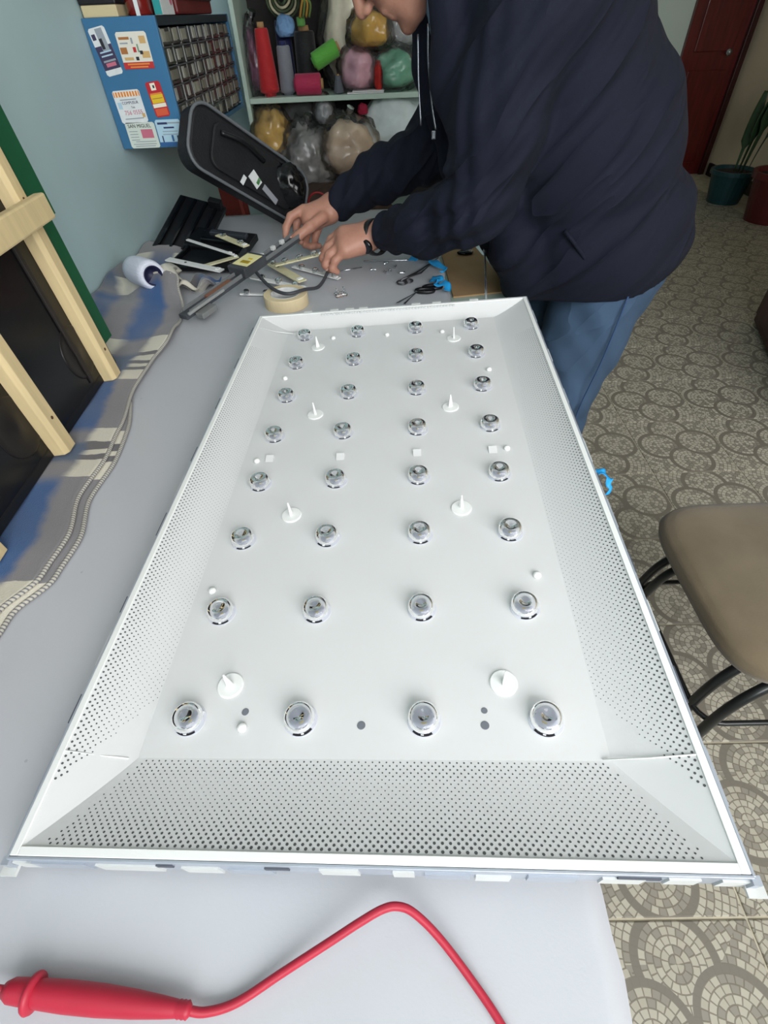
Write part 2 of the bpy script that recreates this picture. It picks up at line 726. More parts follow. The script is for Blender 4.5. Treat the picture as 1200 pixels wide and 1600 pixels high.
def reflector_material():
    N = NT('reflector_white')
    tc = N.t.nodes.new('ShaderNodeTexCoord')
    n = N.noise(tc.outputs['Object'], 4, 3)
    N.t.links.new(N.mix(N.math('MULTIPLY', n, 0.5), lin((216, 217, 217)), lin((210, 212, 212))), N.b.inputs['Base Color'])
    N.b.inputs['Roughness'].default_value = 0.38
    N.b.inputs['Specular IOR Level'].default_value = 0.35
    return N.m


REFL = reflector_material()
WHITEP = mat('white_plastic', (236, 238, 236), 0.35)
METALP = mat('chassis_metal', (176, 183, 194), 0.38, metal=0.35, var=0.06, vscale=30)
SLOT = mat('slot_dark', (84, 88, 98), 0.6)
DOT = mat('perforation_grey', (84, 86, 88), 0.8)
FL = (-0.214, 0.212, -0.402, 0.447)          # floor rectangle x0 x1 y0 y1
TO = (-0.2735, 0.2735, -0.4760, 0.4765)      # top of the slopes


def slope_z(t):
    return 0.0205 * (t ** 1.35)


rb = MB()
lv = [0, 0.06, 0.15, 0.3, 0.5, 0.75, 1.0]
NS = 10
x0, x1, y0, y1 = FL
rb.add([(x0, y0, 0), (x1, y0, 0), (x1, y1, 0), (x0, y1, 0)], [(0, 1, 2, 3)])
for side in range(4):                      # each slope has its own vertices so the mitred corners stay crisp
    vs, fs = [], []
    for t in lv:
        x0, x1, y0, y1 = (FL[i] + (TO[i] - FL[i]) * t for i in range(4))
        cs = [(x0, y0), (x1, y0), (x1, y1), (x0, y1)]
        a, c = cs[side], cs[(side + 1) % 4]
        for k in range(NS + 1):
            s = k / NS
            vs.append((a[0] + (c[0] - a[0]) * s, a[1] + (c[1] - a[1]) * s, slope_z(t)))
    for q in range(len(lv) - 1):
        for k in range(NS):
            fs.append((q * (NS + 1) + k + 1, q * (NS + 1) + k, (q + 1) * (NS + 1) + k, (q + 1) * (NS + 1) + k + 1))
    rb.add(vs, fs)
refl = rb.build('reflector_sheet', REFL, panel, local=True, smooth=True)
for a, b2 in (((-0.2745, -0.4025, 0.0213), (-0.222, -0.4030, 0.0016)), ((0.2745, -0.4030, 0.0213), (0.205, -0.4012, 0.0012)),
              ((-0.2745, 0.430, 0.0213), (-0.198, 0.4300, 0.0012))):
    MB().tube([a, tuple((p + q) / 2 - (0.0025 if i == 2 else 0) for i, (p, q) in enumerate(zip(a, b2))), b2], 0.0007, 6).build('fold_seam', WHITEP, refl, local=True, smooth=True)

# rim, side walls, back plate, rear cover
for nm, c, s in (('rim', (-0.2768, 0, RIM - 0.001), (0.0066, 2 * HL, 0.002)), ('rim', (0.2768, 0, RIM - 0.001), (0.0066, 2 * HL, 0.002)),
                 ('rim', (0, -0.4793, RIM - 0.001), (0.547, 0.0066, 0.002)), ('rim', (0, 0.4795, RIM - 0.001), (0.547, 0.0060, 0.002))):
    MB().box(c, s).build(nm, WHITEP, panel, local=True, bevel=0.0006)
for c, s in (((-0.2815, 0, 0.0085), (0.0022, 2 * HL + 0.003, 0.026)), ((0.2815, 0, 0.0085), (0.0022, 2 * HL + 0.003, 0.026)),
             ((0, -0.4840, 0.0085), (2 * HW + 0.003, 0.0022, 0.026)), ((0, 0.4840, 0.0085), (2 * HW + 0.003, 0.0022, 0.026))):
    MB().box(c, s).build('side_wall', METALP, panel, local=True, bevel=0.0005)
MB().box((0, 0, -0.0035), (2 * HW, 2 * HL, 0.003)).build('back_plate', METALP, panel, local=True)
MB().box((-0.02, 0.12, -0.0165), (0.24, 0.42, 0.0215)).build('rear_cover', mat('rear_cover_black', (34, 34, 36), 0.5), panel, local=True, bevel=0.003)

# clips, slots and notches along the four edges
clip_w = MB().box((0, 0, 0), (1, 1, 1)).mesh('clip')
clip_w.materials.append(mat('clip_offwhite', (204, 206, 204), 0.5, var=0.05, vscale=200))
clip_g = MB().box((0, 0, 0), (1, 1, 1)).mesh('clip')
clip_g.materials.append(METALP)
slot_d = MB().box((0, 0, 0), (1, 1, 1)).mesh('slot')
slot_d.materials.append(SLOT)
rngp = random.Random(3)
for sx in (-1, 1):
    y = -0.44
    i = 0
    while y < 0.45:
        L = rngp.uniform(0.026, 0.05)
        if i % 2 == 0:
            inst('clip', clip_w if i % 4 else clip_g, panel, (sx * 0.2829, y + L / 2, 0.0160), scale=(0.0018, L, 0.009))
            inst('slot', slot_d, panel, (sx * 0.2826, y + L + 0.012, 0.0165), scale=(0.0012, 0.018, 0.006))
        else:
            inst('slot', slot_d, panel, (sx * 0.2828, y + L / 2, 0.0185), scale=(0.0014, L * 0.8, 0.0060))
        y += L + rngp.uniform(0.018, 0.034)
        i += 1
for x, L, dz, m in ((-0.272, 0.016, 0, clip_w), (-0.243, 0.05, 0, clip_g), (-0.185, 0.052, -0.003, clip_w), (-0.125, 0.03, -0.004, clip_w),
                    (-0.085, 0.034, -0.004, clip_g), (-0.014, 0.03, 0.002, clip_w), (0.035, 0.016, 0.001, clip_w), (0.068, 0.034, -0.002, clip_g),
                    (0.102, 0.026, -0.006, clip_w), (0.145, 0.036, 0, clip_g), (0.195, 0.03, -0.002, clip_w), (0.236, 0.022, 0.002, clip_w), (0.272, 0.02, 0, clip_w)):
    inst('clip', m, panel, (x, -0.4857, 0.0060 + dz), scale=(L, 0.0018, 0.018))
for x, L in ((-0.152, 0.013), (-0.062, 0.019), (0.205, 0.03)):
    inst('slot', slot_d, panel, (x, -0.4857, 0.0140), scale=(L, 0.0014, 0.006))
for x in (-0.175, -0.118, -0.085, -0.056, 0.055, 0.098, 0.175):
    inst('clip', clip_w, panel, (x, 0.4868, 0.021), scale=(0.018, 0.006, 0.003))
for sx, sy in ((-1, -1), (1, -1)):
    inst('corner_tab', clip_w, panel, (sx * 0.2865, sy * 0.4885, 0.004), scale=(0.013, 0.011, 0.003))
    inst('corner_post', clip_g, panel, (sx * 0.2835, sy * 0.4855, 0.011), scale=(0.006, 0.006, 0.015))

# perforations: real little discs laid into the slopes, too many to pick apart
pb = MB()


def disc(P, nrm, r):
    nrm = Vector(nrm).normalized()
    a = nrm.cross(Vector((0, 1, 0))).normalized()
    b = nrm.cross(a)
    P = Vector(P) + nrm * 0.00025
    pb.add([P + (a * math.cos(k * math.pi / 3) + b * math.sin(k * math.pi / 3)) * r for k in range(6)], [(0, 1, 2, 3, 4, 5)])


pitch = 0.0062
for row in range(24):                                    # near slope
    t = 0.035 + 0.93 * row / 23
    y = FL[2] + (TO[2] - FL[2]) * t
    z = slope_z(t)
    sl = (slope_z(t + 0.02) - slope_z(t - 0.02)) / (0.04 * (FL[2] - TO[2]))
    x0, x1 = -0.205 - 0.052 * t, 0.203 + 0.050 * t
    n = int((x1 - x0) / pitch)
    for k in range(n + 1):
        x = -0.31 + pitch * (round((x0 + 0.31) / pitch) + k) + (row % 2) * pitch / 2
        mid = max(0.0, 1 - abs(x + 0.02) / 0.26)
        r = 0.00054 + 0.00014 * abs(math.sin(x * 22)) + (0.00082 * max(0, (t - 0.45) / 0.55) ** 1.2) * (0.35 + 0.65 * min(1, mid * 2.2))
        if t < 0.2:
            r += 0.00016
        disc((x, y, z), (0, sl, 1), r)
for sx in (-1, 1):                                       # long slopes
    fl, to = (FL[0], TO[0]) if sx < 0 else (FL[1], TO[1])
    for col in range(19):
        t = 0.97 - 0.94 * col / 18
        x = fl + (to - fl) * t
        z = slope_z(t)
        sl = (slope_z(t + 0.02) - slope_z(max(0, t - 0.02))) / (0.04 * abs(to - fl))
        ylo = -0.345 - 0.088 * t
        yhi = 0.36 if t > 0.45 else 0.36 - (0.45 - t) * 0.7
        k0, k1 = math.ceil((ylo + 0.5) / pitch), int((yhi + 0.5) / pitch)
        for k in range(k0, k1):
            y = -0.5 + pitch * k + (col % 2) * pitch / 2
            r = 0.00048 + 0.00075 * max(0, (t - 0.35) / 0.65) ** 1.5
            r *= min(1, 0.75 + 0.25 * (yhi - y) / 0.3)
            disc((x, y, z), (sx * -sl, 0, 1), r)
perf = pb.build('perforations', DOT, refl, local=True)
perf['kind'] = 'stuff'
# tiny comb of slits on the far slope
cb = MB()
for k in range(44):
    cb.box((-0.143 + k * 0.0064, 0.4725, 0.0192), (0.0036, 0.0016, 0.004))
cbo = cb.build('vent_comb', mat('vent_comb_grey', (196, 200, 200), 0.6), refl, local=True)
cbo['kind'] = 'stuff'

# 32 lenses in four strips of eight
lens_xs = (-0.1749, -0.0648, 0.0524, 0.1633)
GLASS = mat('clear_acrylic', (250, 251, 255), 0.02, trans=1.0, ior=1.47)
lb = MB().lathe([(0.0, 0.0105), (0.0022, 0.0110), (0.0050, 0.0135), (0.0082, 0.0148), (0.0112, 0.0142), (0.0134, 0.0120), (0.0145, 0.0085),
                 (0.0147, 0.0045), (0.0139, 0.0030), (0.0128, 0.0026), (0.0, 0.0026)], 28)
lens_me = lb.mesh('lens', smooth=True)
lens_me.materials.append(GLASS)
hole_me = MB().lathe([(0.0, 0.0004), (0.0156, 0.0004), (0.0160, 0.0002)], 28).mesh('mounting_hole')
hole_me.materials.append(mat('led_strip_grey', (206, 209, 218), 0.4))
chip_me = MB().box((0, 0, 0.0011), (0.0046, 0.0046, 0.0014)).mesh('led_chip')
chip_me.materials.append(mat('led_phosphor', (228, 214, 150), 0.5))
foot_me = MB().box((0.0, -0.0132, 0.0015), (0.0026, 0.0024, 0.0022)).box((0.0114, 0.0066, 0.0015), (0.0026, 0.0024, 0.0022)).box((-0.0114, 0.0066, 0.0015), (0.0026, 0.0024, 0.0022)).mesh('lens_feet')
foot_me.materials.append(WHITEP)
gap_me = MB().prism([(0.0152 * math.cos(a), 0.0152 * math.sin(a)) for a in [R(-128 + 76 * k / 10) for k in range(11)]] +
                    [(0.0132 * math.cos(a), 0.0132 * math.sin(a)) for a in [R(-52 - 76 * k / 10) for k in range(11)]], 0.0005, 0.0009).mesh('gap')
gap_me.materials.append(mat('gap_black', (24, 22, 30), 0.6))
for i in range(8):
    for j in range(4):
        y = 0.4128 - 0.11093 * i
        if i in (5, 6):
            y += (0.004, 0.006)[i - 5]
        if i == 7:
            y -= 0.0035
        le = inst('lens', lens_me, panel, (lens_xs[j], y, 0.0), (0, 0, rngp.uniform(-0.3, 0.3)))
        inst('mounting_hole', hole_me, le, (0.0006, -0.0004, 0))
        inst('led_chip', chip_me, le)
        inst('gap', gap_me, le)
        inst('lens_feet', foot_me, le)

# white diffuser support pins, bumps, strip tabs, screw holes
pin_disc = MB().lathe([(0.0, 0), (0.0134, 0), (0.0134, 0.0012), (0.0126, 0.0018), (0.0, 0.0018)], 24).mesh('pin_base', smooth=False)
pin_disc.materials.append(WHITEP)
pin_fin = MB().add([(-0.0036, -0.0007, 0.0016), (0.0036, -0.0007, 0.0016), (0.0036, 0.0007, 0.0016), (-0.0036, 0.0007, 0.0016),
                    (-0.0009, -0.0006, 0.0225), (0.0009, -0.0006, 0.0225), (0.0009, 0.0006, 0.0225), (-0.0009, 0.0006, 0.0225)],
                   [(3, 2, 1, 0), (4, 5, 6, 7), (0, 1, 5, 4), (1, 2, 6, 5), (2, 3, 7, 6), (3, 0, 4, 7)]).lathe(
    [(0.0020, 0.0016), (0.0013, 0.014), (0.0010, 0.0235), (0.0, 0.0242)], 8).mesh('pin_spike')
pin_fin.materials.append(WHITEP)
for k, (x, y) in enumerate(((-0.1423, 0.3672), (0.1263, 0.3667), (-0.117, 0.1356), (0.1066, 0.1364), (-0.1189, -0.0952), (0.1072, -0.0938), (-0.1426, -0.3327), (0.1303, -0.3319))):
    p = inst('support_pin', pin_disc, panel, (x, y, 0), (0, 0, 0.5 + k))
    inst('spike', pin_fin, p)
bump_me = MB().lathe([(0.0048, 0), (0.0046, 0.0022), (0.0034, 0.0042), (0.0014, 0.0050), (0.0, 0.0051)], 16).mesh('bump', smooth=True)
bump_me.materials.append(WHITEP)
for x, y in ((-0.1148, 0.4006), (-0.0048, 0.3986), (0.1054, 0.3963), (-0.1893, 0.2555), (0.1802, 0.2435), (-0.1919, 0.0211), (0.1815, 0.0236), (-0.1944, -0.2162), (0.1842, -0.2047), (-0.1205, -0.3747)):
    inst('rivet', bump_me, panel, (x, y, 0))
tab_me = MB().add([(-0.006, -0.006, 0.0003), (0.006, -0.006, 0.0003), (0.006, 0.006, 0.0042), (-0.006, 0.006, 0.0042), (-0.006, 0.0062, 0), (0.006, 0.0062, 0)],
                  [(0, 1, 2, 3), (3, 2, 5, 4), (0, 3, 4), (1, 5, 2)]).mesh('sheet_tab')
tab_me.materials.append(REFL)
for x, y in ((-0.1726, 0.0243), (-0.0638, 0.021), (0.051, 0.0215), (0.1609, 0.0207)):
    inst('sheet_tab', tab_me, panel, (x, y, 0))
sh_me = MB().lathe([(0.0, 0.0005), (0.0036, 0.0005), (0.0040, 0.0003)], 16).mesh('screw_hole')
sh_me.materials.append(mat('screw_hole_grey', (112, 116, 124), 0.5))
for x, y, s in ((-0.0061, -0.3722, 1), (0.1091, -0.3586, 0.75), (0.1083, -0.3721, 1), (-0.1209, -0.3594, 0.9)):
    inst('screw_hole', sh_me, panel, (x, y, 0), scale=(s, s, 1))

# ================================================================ BLANKET ALONG THE WALL
EDGE = [(-0.2, -0.49), (0.2, -0.480), (0.33, -0.475), (0.39, -0.447), (0.45, -0.443), (0.54, -0.462), (0.614, -0.457), (0.70, -0.464), (0.844, -0.485),
        (0.943, -0.485), (1.026, -0.472), (1.10, -0.478), (1.19, -0.491), (1.268, -0.512), (1.33, -0.535), (1.43, -0.575), (1.55, -0.58), (1.72, -0.60)]


def edge_x(y):
    for (a, xa), (b, xb) in zip(EDGE, EDGE[1:]):
        if a <= y <= b:
            s = (y - a) / (b - a)
            s = s * s * (3 - 2 * s)
            return xa + (xb - xa) * s
    return EDGE[-1][1] if y > EDGE[-1][0] else EDGE[0][1]


def blanket_z(x, y):
    e = edge_x(y) - x
    z = T + 0.011
    flap = math.exp(-((y - 1.30) / 0.085) ** 2)
    z += 0.050 * flap * max(0.0, 1 - abs(e - 0.02) / 0.12)
    if y > 0.93:
        w = min(1.0, (y - 0.93) / 0.15)
        z += w * (0.006 * math.sin(y * 26 + x * 14) + 0.006 * math.sin(y * 11 - x * 31 + 1))
        z += w * 0.014 * max(0.0, e - 0.07) / 0.1
    z += 0.002 * math.sin(y * 43 + x * 9) * min(1, e / 0.05 + 0.2)
    return max(z, T + 0.006)


def blanket_fn(off, dz):
    def fn(u, v):
        y = -0.2 + 1.90 * v
        xr = edge_x(y) + off
        x = -0.732 + u * (xr + 0.732)
        return (x, y, blanket_z(min(x, edge_x(y)), y) + dz)
    return fn


def blanket_material():
    N = NT('striped_wool')
    u, v, tc = N.uv()                         # u: metres from the hem, v: metres along the wall
    nz = N.noise(tc.outputs['UV'], 26, 3)
    w = N.math('ADD', u, N.math('MULTIPLY', N.math('SUBTRACT', nz, 0.5), 0.022))
    vv = N.math('ADD', v, N.math('MULTIPLY', N.math('SUBTRACT', nz, 0.5), 0.012))
    ph = N.math('DIVIDE', vv, 1.8)
    G, G2, Bc, B2, C = (lin(c) for c in ((128, 126, 128), (98, 95, 96), (32, 82, 136), (60, 84, 114), (212, 207, 190)))
    iv = [(0.0, G), (0.30, C), (0.375, G), (0.57, C), (0.615, G2), (0.632, C), (0.645, G2), (0.662, C), (0.70, G), (0.86, C), (0.895, G2), (0.91, C), (0.925, G2), (0.942, C), (0.96, G2), (0.975, C), (1.03, G), (1.28, C), (1.36, G), (1.52, C), (1.58, G)]
    r_grey = N.ramp(ph, [(p / 1.8, c) for p, c in iv], 'CONSTANT')
    r_blue = N.ramp(ph, [(p / 1.8, c) for p, c in ((0.0, Bc), (0.31, G), (0.37, G), (0.39, Bc), (0.56, Bc), (0.58, G), (0.61, G), (0.62, B2), (0.66, B2), (0.67, G), (0.69, G), (0.71, Bc), (0.85, Bc), (0.87, G), (0.89, B2), (0.96, B2), (0.98, G), (1.02, G), (1.04, Bc), (1.27, Bc), (1.30, G), (1.36, B2), (1.5, Bc), (1.6, G))])
    colsel = N.ramp(w, [(0.0, (0, 0, 0, 1)), (0.034, (0, 0, 0, 1)), (0.046, (1, 1, 1, 1)), (0.092, (1, 1, 1, 1)), (0.115, (0, 0, 0, 1)), (0.15, (0, 0, 0, 1)), (0.17, (1, 1, 1, 1)), (0.205, (1, 1, 1, 1)), (0.225, (0, 0, 0, 1))])
    base = N.mix(colsel, r_grey, r_blue)
    fuzz = N.noise(tc.outputs['UV'], 520, 2)
    base = N.mix(N.math('MULTIPLY', fuzz, 0.45), base, N.mix(0.5, base, lin((96, 96, 104))))
    N.t.links.new(base, N.b.inputs['Base Color'])
    N.b.inputs['Roughness'].default_value = 0.95
    N.b.inputs['Sheen Weight'].default_value = 0.25
    N.bump(fuzz, 0.5, 0.002)
    return N.m


def buv(off):
    def fn(u, v):
        y = -0.2 + 1.90 * v
        return ((1 - u) * (edge_x(y) + off + 0.732), y)
    return fn


BLM = blanket_material()
bl = MB().grid(blanket_fn(0, 0), 40, 220, buv(0)).build('wool_blanket', BLM, smooth=True, solid=0.004)
tag(bl, 'grey blue and cream striped wool blanket along the wall under the dark screen', 'blanket')
hy = [-0.19 + 1.88 * k / 240 for k in range(241)]


def hem_material(name):
    N = NT(name)
    tc = N.t.nodes.new('ShaderNodeTexCoord')
    s = N.t.nodes.new('ShaderNodeSeparateXYZ')
    N.t.links.new(tc.outputs['Object'], s.inputs[0])
    st = N.math('FRACT', N.math('MULTIPLY', s.outputs[1], 230))
    N.t.links.new(N.mix(N.math('GREATER_THAN', st, 0.62), lin((188, 184, 172)), lin((112, 112, 116))), N.b.inputs['Base Color'])
    N.b.inputs['Roughness'].default_value = 0.9
    return N.m


HEM = hem_material('overlock_stitch')
MB().tube([(edge_x(y) + 0.0005, y, blanket_z(edge_x(y), y)) for y in hy], 0.0030, 8).build('stitched_hem', HEM, bl, smooth=True)
ly = [y for y in hy if y < 0.80]
lofs = lambda y: 0.014 * min(1, max(0, (0.80 - y) / 0.12))
MB().grid(lambda u, v: (-0.62 + u * (edge_x(-0.19 + 0.98 * v) + lofs(-0.19 + 0.98 * v) + 0.62), -0.19 + 0.98 * v, T + 0.0045), 8, 90,
          lambda u, v: ((1 - u) * 0.15, -0.19 + 0.98 * v)).build('lower_layer', BLM, bl, smooth=True, solid=0.004)
MB().tube([(edge_x(y) + lofs(y), y, T + 0.0050) for y in ly], 0.0030, 8).build('lower_hem', HEM, bl, smooth=True)
# turned-over cream corner of the blanket
cf = MB().grid(lambda u, v: (-0.60 + 0.072 * u, 1.30 + 0.15 * v * (1 - 0.5 * u) - 0.02 * u, T + 0.052 + 0.012 * math.sin(u * 2.2) - 0.02 * v), 8, 8)
cf.build('turned_corner', mat('wool_cream', (208, 203, 188), 0.95, var=0.1, vscale=40, bump=0.4, bscale=300), bl, smooth=True, solid=0.004)

# ================================================================ DARK SCREEN WITH WOODEN BATTENS LEANING ON THE WALL
PINE = mat('pine_batten', (208, 188, 144), 0.6, var=0.10, vscale=5, stretch=(14, 14, 1.2), bump=0.05, bscale=60)
KNOT = mat('pine_knot', (84, 58, 38), 0.7)
SCR = mat('dark_screen', (9, 10, 14), 0.22, var=0.2, vscale=2)
SM = xf((-0.545, 0.895, T + 0.016), 0, -4.0, 2.2)
tv = thing('framed_dark_screen', 'black screen panel with pale wooden battens leaning on the wall over the blanket', 'screen', M=SM)
# local frame: y runs towards -Y along the table (use negative), z up, +x faces the room
MB().box((-0.012, -0.444, 0.32), (0.016, 0.952, 0.64)).build('screen_panel', SCR, tv, local=True, bevel=0.002)
MB().box((-0.008, -0.444, 0.008), (0.010, 0.952, 0.016)).build('bottom_bezel', mat('bezel_black', (20, 20, 22), 0.45), tv, local=True, bevel=0.002)
MB().box((-0.003, -0.075, 0.32), (0.006, 0.010, 0.6)).build('inner_rib', mat('rib_dark', (36, 32, 30), 0.6), tv, local=True, bevel=0.001)
gb = MB().box((-0.027, -0.397, 0.38), (0.012, 0.986, 0.70))
gb.box((-0.027, 0.107, 0.49), (0.012, 0.022, 0.48))
gb.build('green_board', mat('green_board', (26, 92, 58), 0.5, var=0.12, vscale=6), tv, local=True)
for k, (y, z1, zb) in enumerate(((-0.024, 0.60, 0.0), (-0.252, 0.60, 0.0), (-0.48, 0.60, 0.0))):
    b = MB().prism([(-0.004, -0.017), (0.014, -0.017), (0.020, -0.010), (0.020, 0.012), (0.010, 0.017), (-0.004, 0.017)], zb, z1, Matrix.Translation((0.0, y, 0)))
    bt = b.build('batten', PINE, tv, local=True, bevel=0.001)
    for zz in (0.055, 0.30):
        MB().lathe([(0.0, 0), (0.0030, 0), (0.0026, 0.0008), (0, 0.001)], 10, xf((0.0198, y + 0.001, zz + k * 0.004), 0, 90)).build('screw_hole', KNOT, bt, local=True)
MB().box((0.029, -0.135, 0.283), (0.018, 0.285, 0.036)).build('cross_batten', PINE, tv, local=True, bevel=0.003)
for y, z in ((-0.068, 0.075), (-0.295, 0.075)):
    MB().lathe([(0.0, -0.004), (0.046, -0.006), (0.046, -0.0035), (0.043, -0.0028), (0.036, -0.0036), (0.018, -0.0038), (0.010, -0.002), (0.0, -0.0015)], 32, xf((0.0, y, z), 0, 90)).build(
        'speaker_cone', mat('speaker_brown_black', (24, 20, 20), 0.35), tv, local=True, smooth=True)

# ================================================================ THINGS ON THE FAR END OF THE TABLE
THREADW = mat('thread_white', (222, 226, 240), 0.75, bump=0.5, bscale=90, stretch=(0.2, 0.2, 9))
A, B2 = Vector((-0.640, 1.345, T + 0.052)), Vector((-0.566, 1.265, T + 0.064))
tc_ = thing('thread_spool', 'large white thread spool lying on its side on the blanket', 'spool', (-0.59, 1.29, T + 0.03))
Ma = align(A, B2)
Ls = (B2 - A).length
MB().lathe([(0.010, -0.006), (0.028, -0.006), (0.0335, 0.000), (0.0345, 0.02), (0.034, Ls - 0.02), (0.031, Ls - 0.004), (0.022, Ls + 0.001), (0.0205, Ls - 0.03)], 36, Ma, caps=False).build('thread_winding', THREADW, tc_, smooth=True)
MB().lathe([(0.0225, Ls - 0.002), (0.0228, Ls + 0.002), (0.0200, Ls + 0.002), (0.0192, Ls - 0.028), (0.0, Ls - 0.029)], 28, Ma, caps=False).build('core_tube', mat('core_navy', (24, 26, 62), 0.5), tc_, smooth=True)

BLK = mat('black_plastic', (18, 19, 22), 0.35, var=0.2, vscale=14)
BLK2 = mat('black_plastic_gloss', (12, 13, 16), 0.16)
bx = thing('black_plastic_cover', 'black ribbed plastic cover tilted against the wall behind the thread spool', 'cover', (-0.62, 1.72, T + 0.01))
Mx = xf((-0.60, 1.72, T + 0.012), 24, 12, -12)
MB().box((0, 0, 0.042), (0.150, 0.22, 0.016), Mx).build('plate', BLK, bx, bevel=0.003)
for k in range(4):
    MB().box((-0.055 + 0.036 * k, 0, 0.053), (0.006, 0.20, 0.008), Mx).build('rib', BLK2, bx)
MB().box((0.05, 0.095, 0.062), (0.04, 0.018, 0.03), Mx).build('upper_tab', BLK, bx, bevel=0.002)
b3 = thing('black_bracket', 'glossy black plastic bracket with long slots lying beside the ribbed cover', 'bracket', (-0.50, 1.62, T))
Mx = xf((-0.49, 1.63, T + 0.012), 12, 3, -16)
MB().box((0, 0, 0.016), (0.20, 0.10, 0.02), Mx).build('plate', BLK, b3, bevel=0.003)
MB().box((0.02, -0.02, 0.03), (0.14, 0.014, 0.014), Mx).build('ridge', BLK2, b3, bevel=0.003)
MB().box((0.02, 0.022, 0.03), (0.12, 0.02, 0.012), Mx).build('ridge', mat('smoked_plastic', (52, 56, 62), 0.2), b3, bevel=0.003)
b4 = thing('black_tray', 'low black plastic tray lying under the loose light strips', 'tray', (-0.50, 1.50, T))
Mx = xf((-0.50, 1.515, T + 0.008), 2, 0, -8)
MB().box((0, 0, 0.006), (0.18, 0.13, 0.012), Mx).build('base', BLK, b4, bevel=0.002)
for sx in (-1, 1):
    MB().box((sx * 0.086, 0, 0.014), (0.008, 0.13, 0.02), Mx).build('lip', BLK2, b4, bevel=0.002)

STRIPW = mat('strip_white', (222, 224, 222), 0.45)
STRIPC = mat('strip_cream', (206, 200, 164), 0.5, var=0.08, vscale=40)
CLEARP = mat('clear_plastic', (240, 244, 246), 0.05, trans=1.0, ior=1.45)
lens_s = MB().lathe([(0.0, 0.0075), (0.005, 0.0095), (0.009, 0.007), (0.0095, 0.0), (0.0, 0.0)], 18).mesh('lens', smooth=True)
lens_s.materials.append(CLEARP)


def strip(a, b, w, m, label, lenses=0, hole=False, h=0.0035):
    a, b = Vector(a), Vector(b)
    d = b - a
    L = d.length
    M = Matrix.Translation(a) @ d.to_track_quat('X', 'Z').to_matrix().to_4x4()
    t = thing('light_strip', label, 'light strip', M=M)
    bd = MB().box((L / 2, 0, 0), (L, w, h))
    bo = bd.build('circuit_board', m, t, local=True, bevel=0.0006)
    for k in range(lenses):
        inst('lens', lens_s, t, (L * (0.2 + 0.6 * (k / max(1, lenses - 1))), 0, h / 2))
    if hole:
        MB().lathe([(0.0, 0.0), (w * 0.16, 0.0), (w * 0.16, 0.0006), (0, 0.0006)], 12, Matrix.Translation((L * 0.34, 0, h / 2))).build('mounting_hole', mat('hole_dark', (48, 46, 44), 0.6), t, local=True)
    MB().box((L * 0.93, 0, h / 2 + 0.0015), (0.010, w * 0.6, 0.003)).build('connector', WHITEP, t, local=True, bevel=0.0004)
    return t


strip((-0.571, 1.577, T + 0.052), (-0.417, 1.471, T + 0.040), 0.010, STRIPW, 'thin white light strip lying across the black bracket', 0)
strip((-0.482, 1.590, T + 0.058), (-0.385, 1.505, T + 0.050), 0.022, STRIPC, 'short wide cream light strip at the top of the pile', 2)
strip((-0.590, 1.440, T + 0.045), (-0.430, 1.375, T + 0.032), 0.022, STRIPW, 'wide white light strip with a round hole beside the thread spool', 0, True)
strip((-0.505, 1.425, T + 0.026), (-0.405, 1.470, T + 0.036), 0.018, STRIPC, 'cream light strip under the yellow stickered bar', 0)
strip((-0.350, 1.350, T + 0.022), (-0.200, 1.290, T + 0.010), 0.016, STRIPW, 'white light strip with clear lenses above the tape roll', 3)
strip((-0.370, 1.283, T + 0.006), (-0.285, 1.275, T + 0.004), 0.009, STRIPW, 'short white light strip flat on the sheet left of the tape roll', 2)
strip((-0.330, 1.470, T + 0.022), (-0.215, 1.330, T + 0.014), 0.026, STRIPC, 'olive cream light strip with a round black hole near the cable', 1, True)
strip((-0.255, 1.452, T + 0.010), (-0.122, 1.362, T + 0.006), 0.014, STRIPW, 'white light strip with lenses under the nearer hand', 3)
strip((-0.290, 1.395, T + 0.034), (-0.158, 1.398, T + 0.058), 0.016, STRIPC, 'cream light strip held by the nearer hand', 3)

# the grey bar with a yellow sticker held in the far hand
GR = mat('bar_grey', (66, 69, 74), 0.42, var=0.2, vscale=25)
hb_a, hb_b = Vector((-0.468, 1.125, 0.794)), Vector((-0.222, 1.535, 0.846))
Mh = Matrix.Translation(hb_a) @ (hb_b - hb_a).to_track_quat('X', 'Z').to_matrix().to_4x4()
LB = (hb_b - hb_a).length
hb = thing('metal_bar', 'long dark grey bar with a yellow sticker held in the farther hand', 'bar', M=Mh)
MB().box((LB / 2, 0, 0.0), (LB, 0.026, 0.010)).build('channel', GR, hb, local=True, bevel=0.001)
for sy in (-1, 1):
    MB().box((LB / 2, sy * 0.012, 0.008), (LB * 0.94, 0.003, 0.009)).build('flange', mat('bar_light_edge', (116, 118, 120), 0.35), hb, local=True, bevel=0.0006)
MB().box((LB * 0.50, 0.002, 0.014), (0.085, 0.058, 0.026)).build('clamp_block', GR, hb, local=True, bevel=0.004)
st = MB().box((LB * 0.50, -0.002, 0.0275), (0.060, 0.048, 0.001)).build('sticker', mat('sticker_pale_yellow', (236, 228, 168), 0.5), hb, local=True)
MB().box((LB * 0.475, -0.006, 0.0283), (0.012, 0.026, 0.0008)).build('sticker_print', mat('sticker_ochre', (168, 140, 24), 0.5), st, local=True)
MB().box((LB * 0.512, -0.008, 0.0283), (0.006, 0.012, 0.0008)).build('sticker_print', mat('sticker_yellow', (222, 190, 30), 0.5), st, local=True)
MB().box((LB * 0.26, 0.0, 0.0075), (0.085, 0.014, 0.006)).build('copper_insert', mat('copper_brown', (134, 92, 70), 0.5), hb, local=True, bevel=0.001)
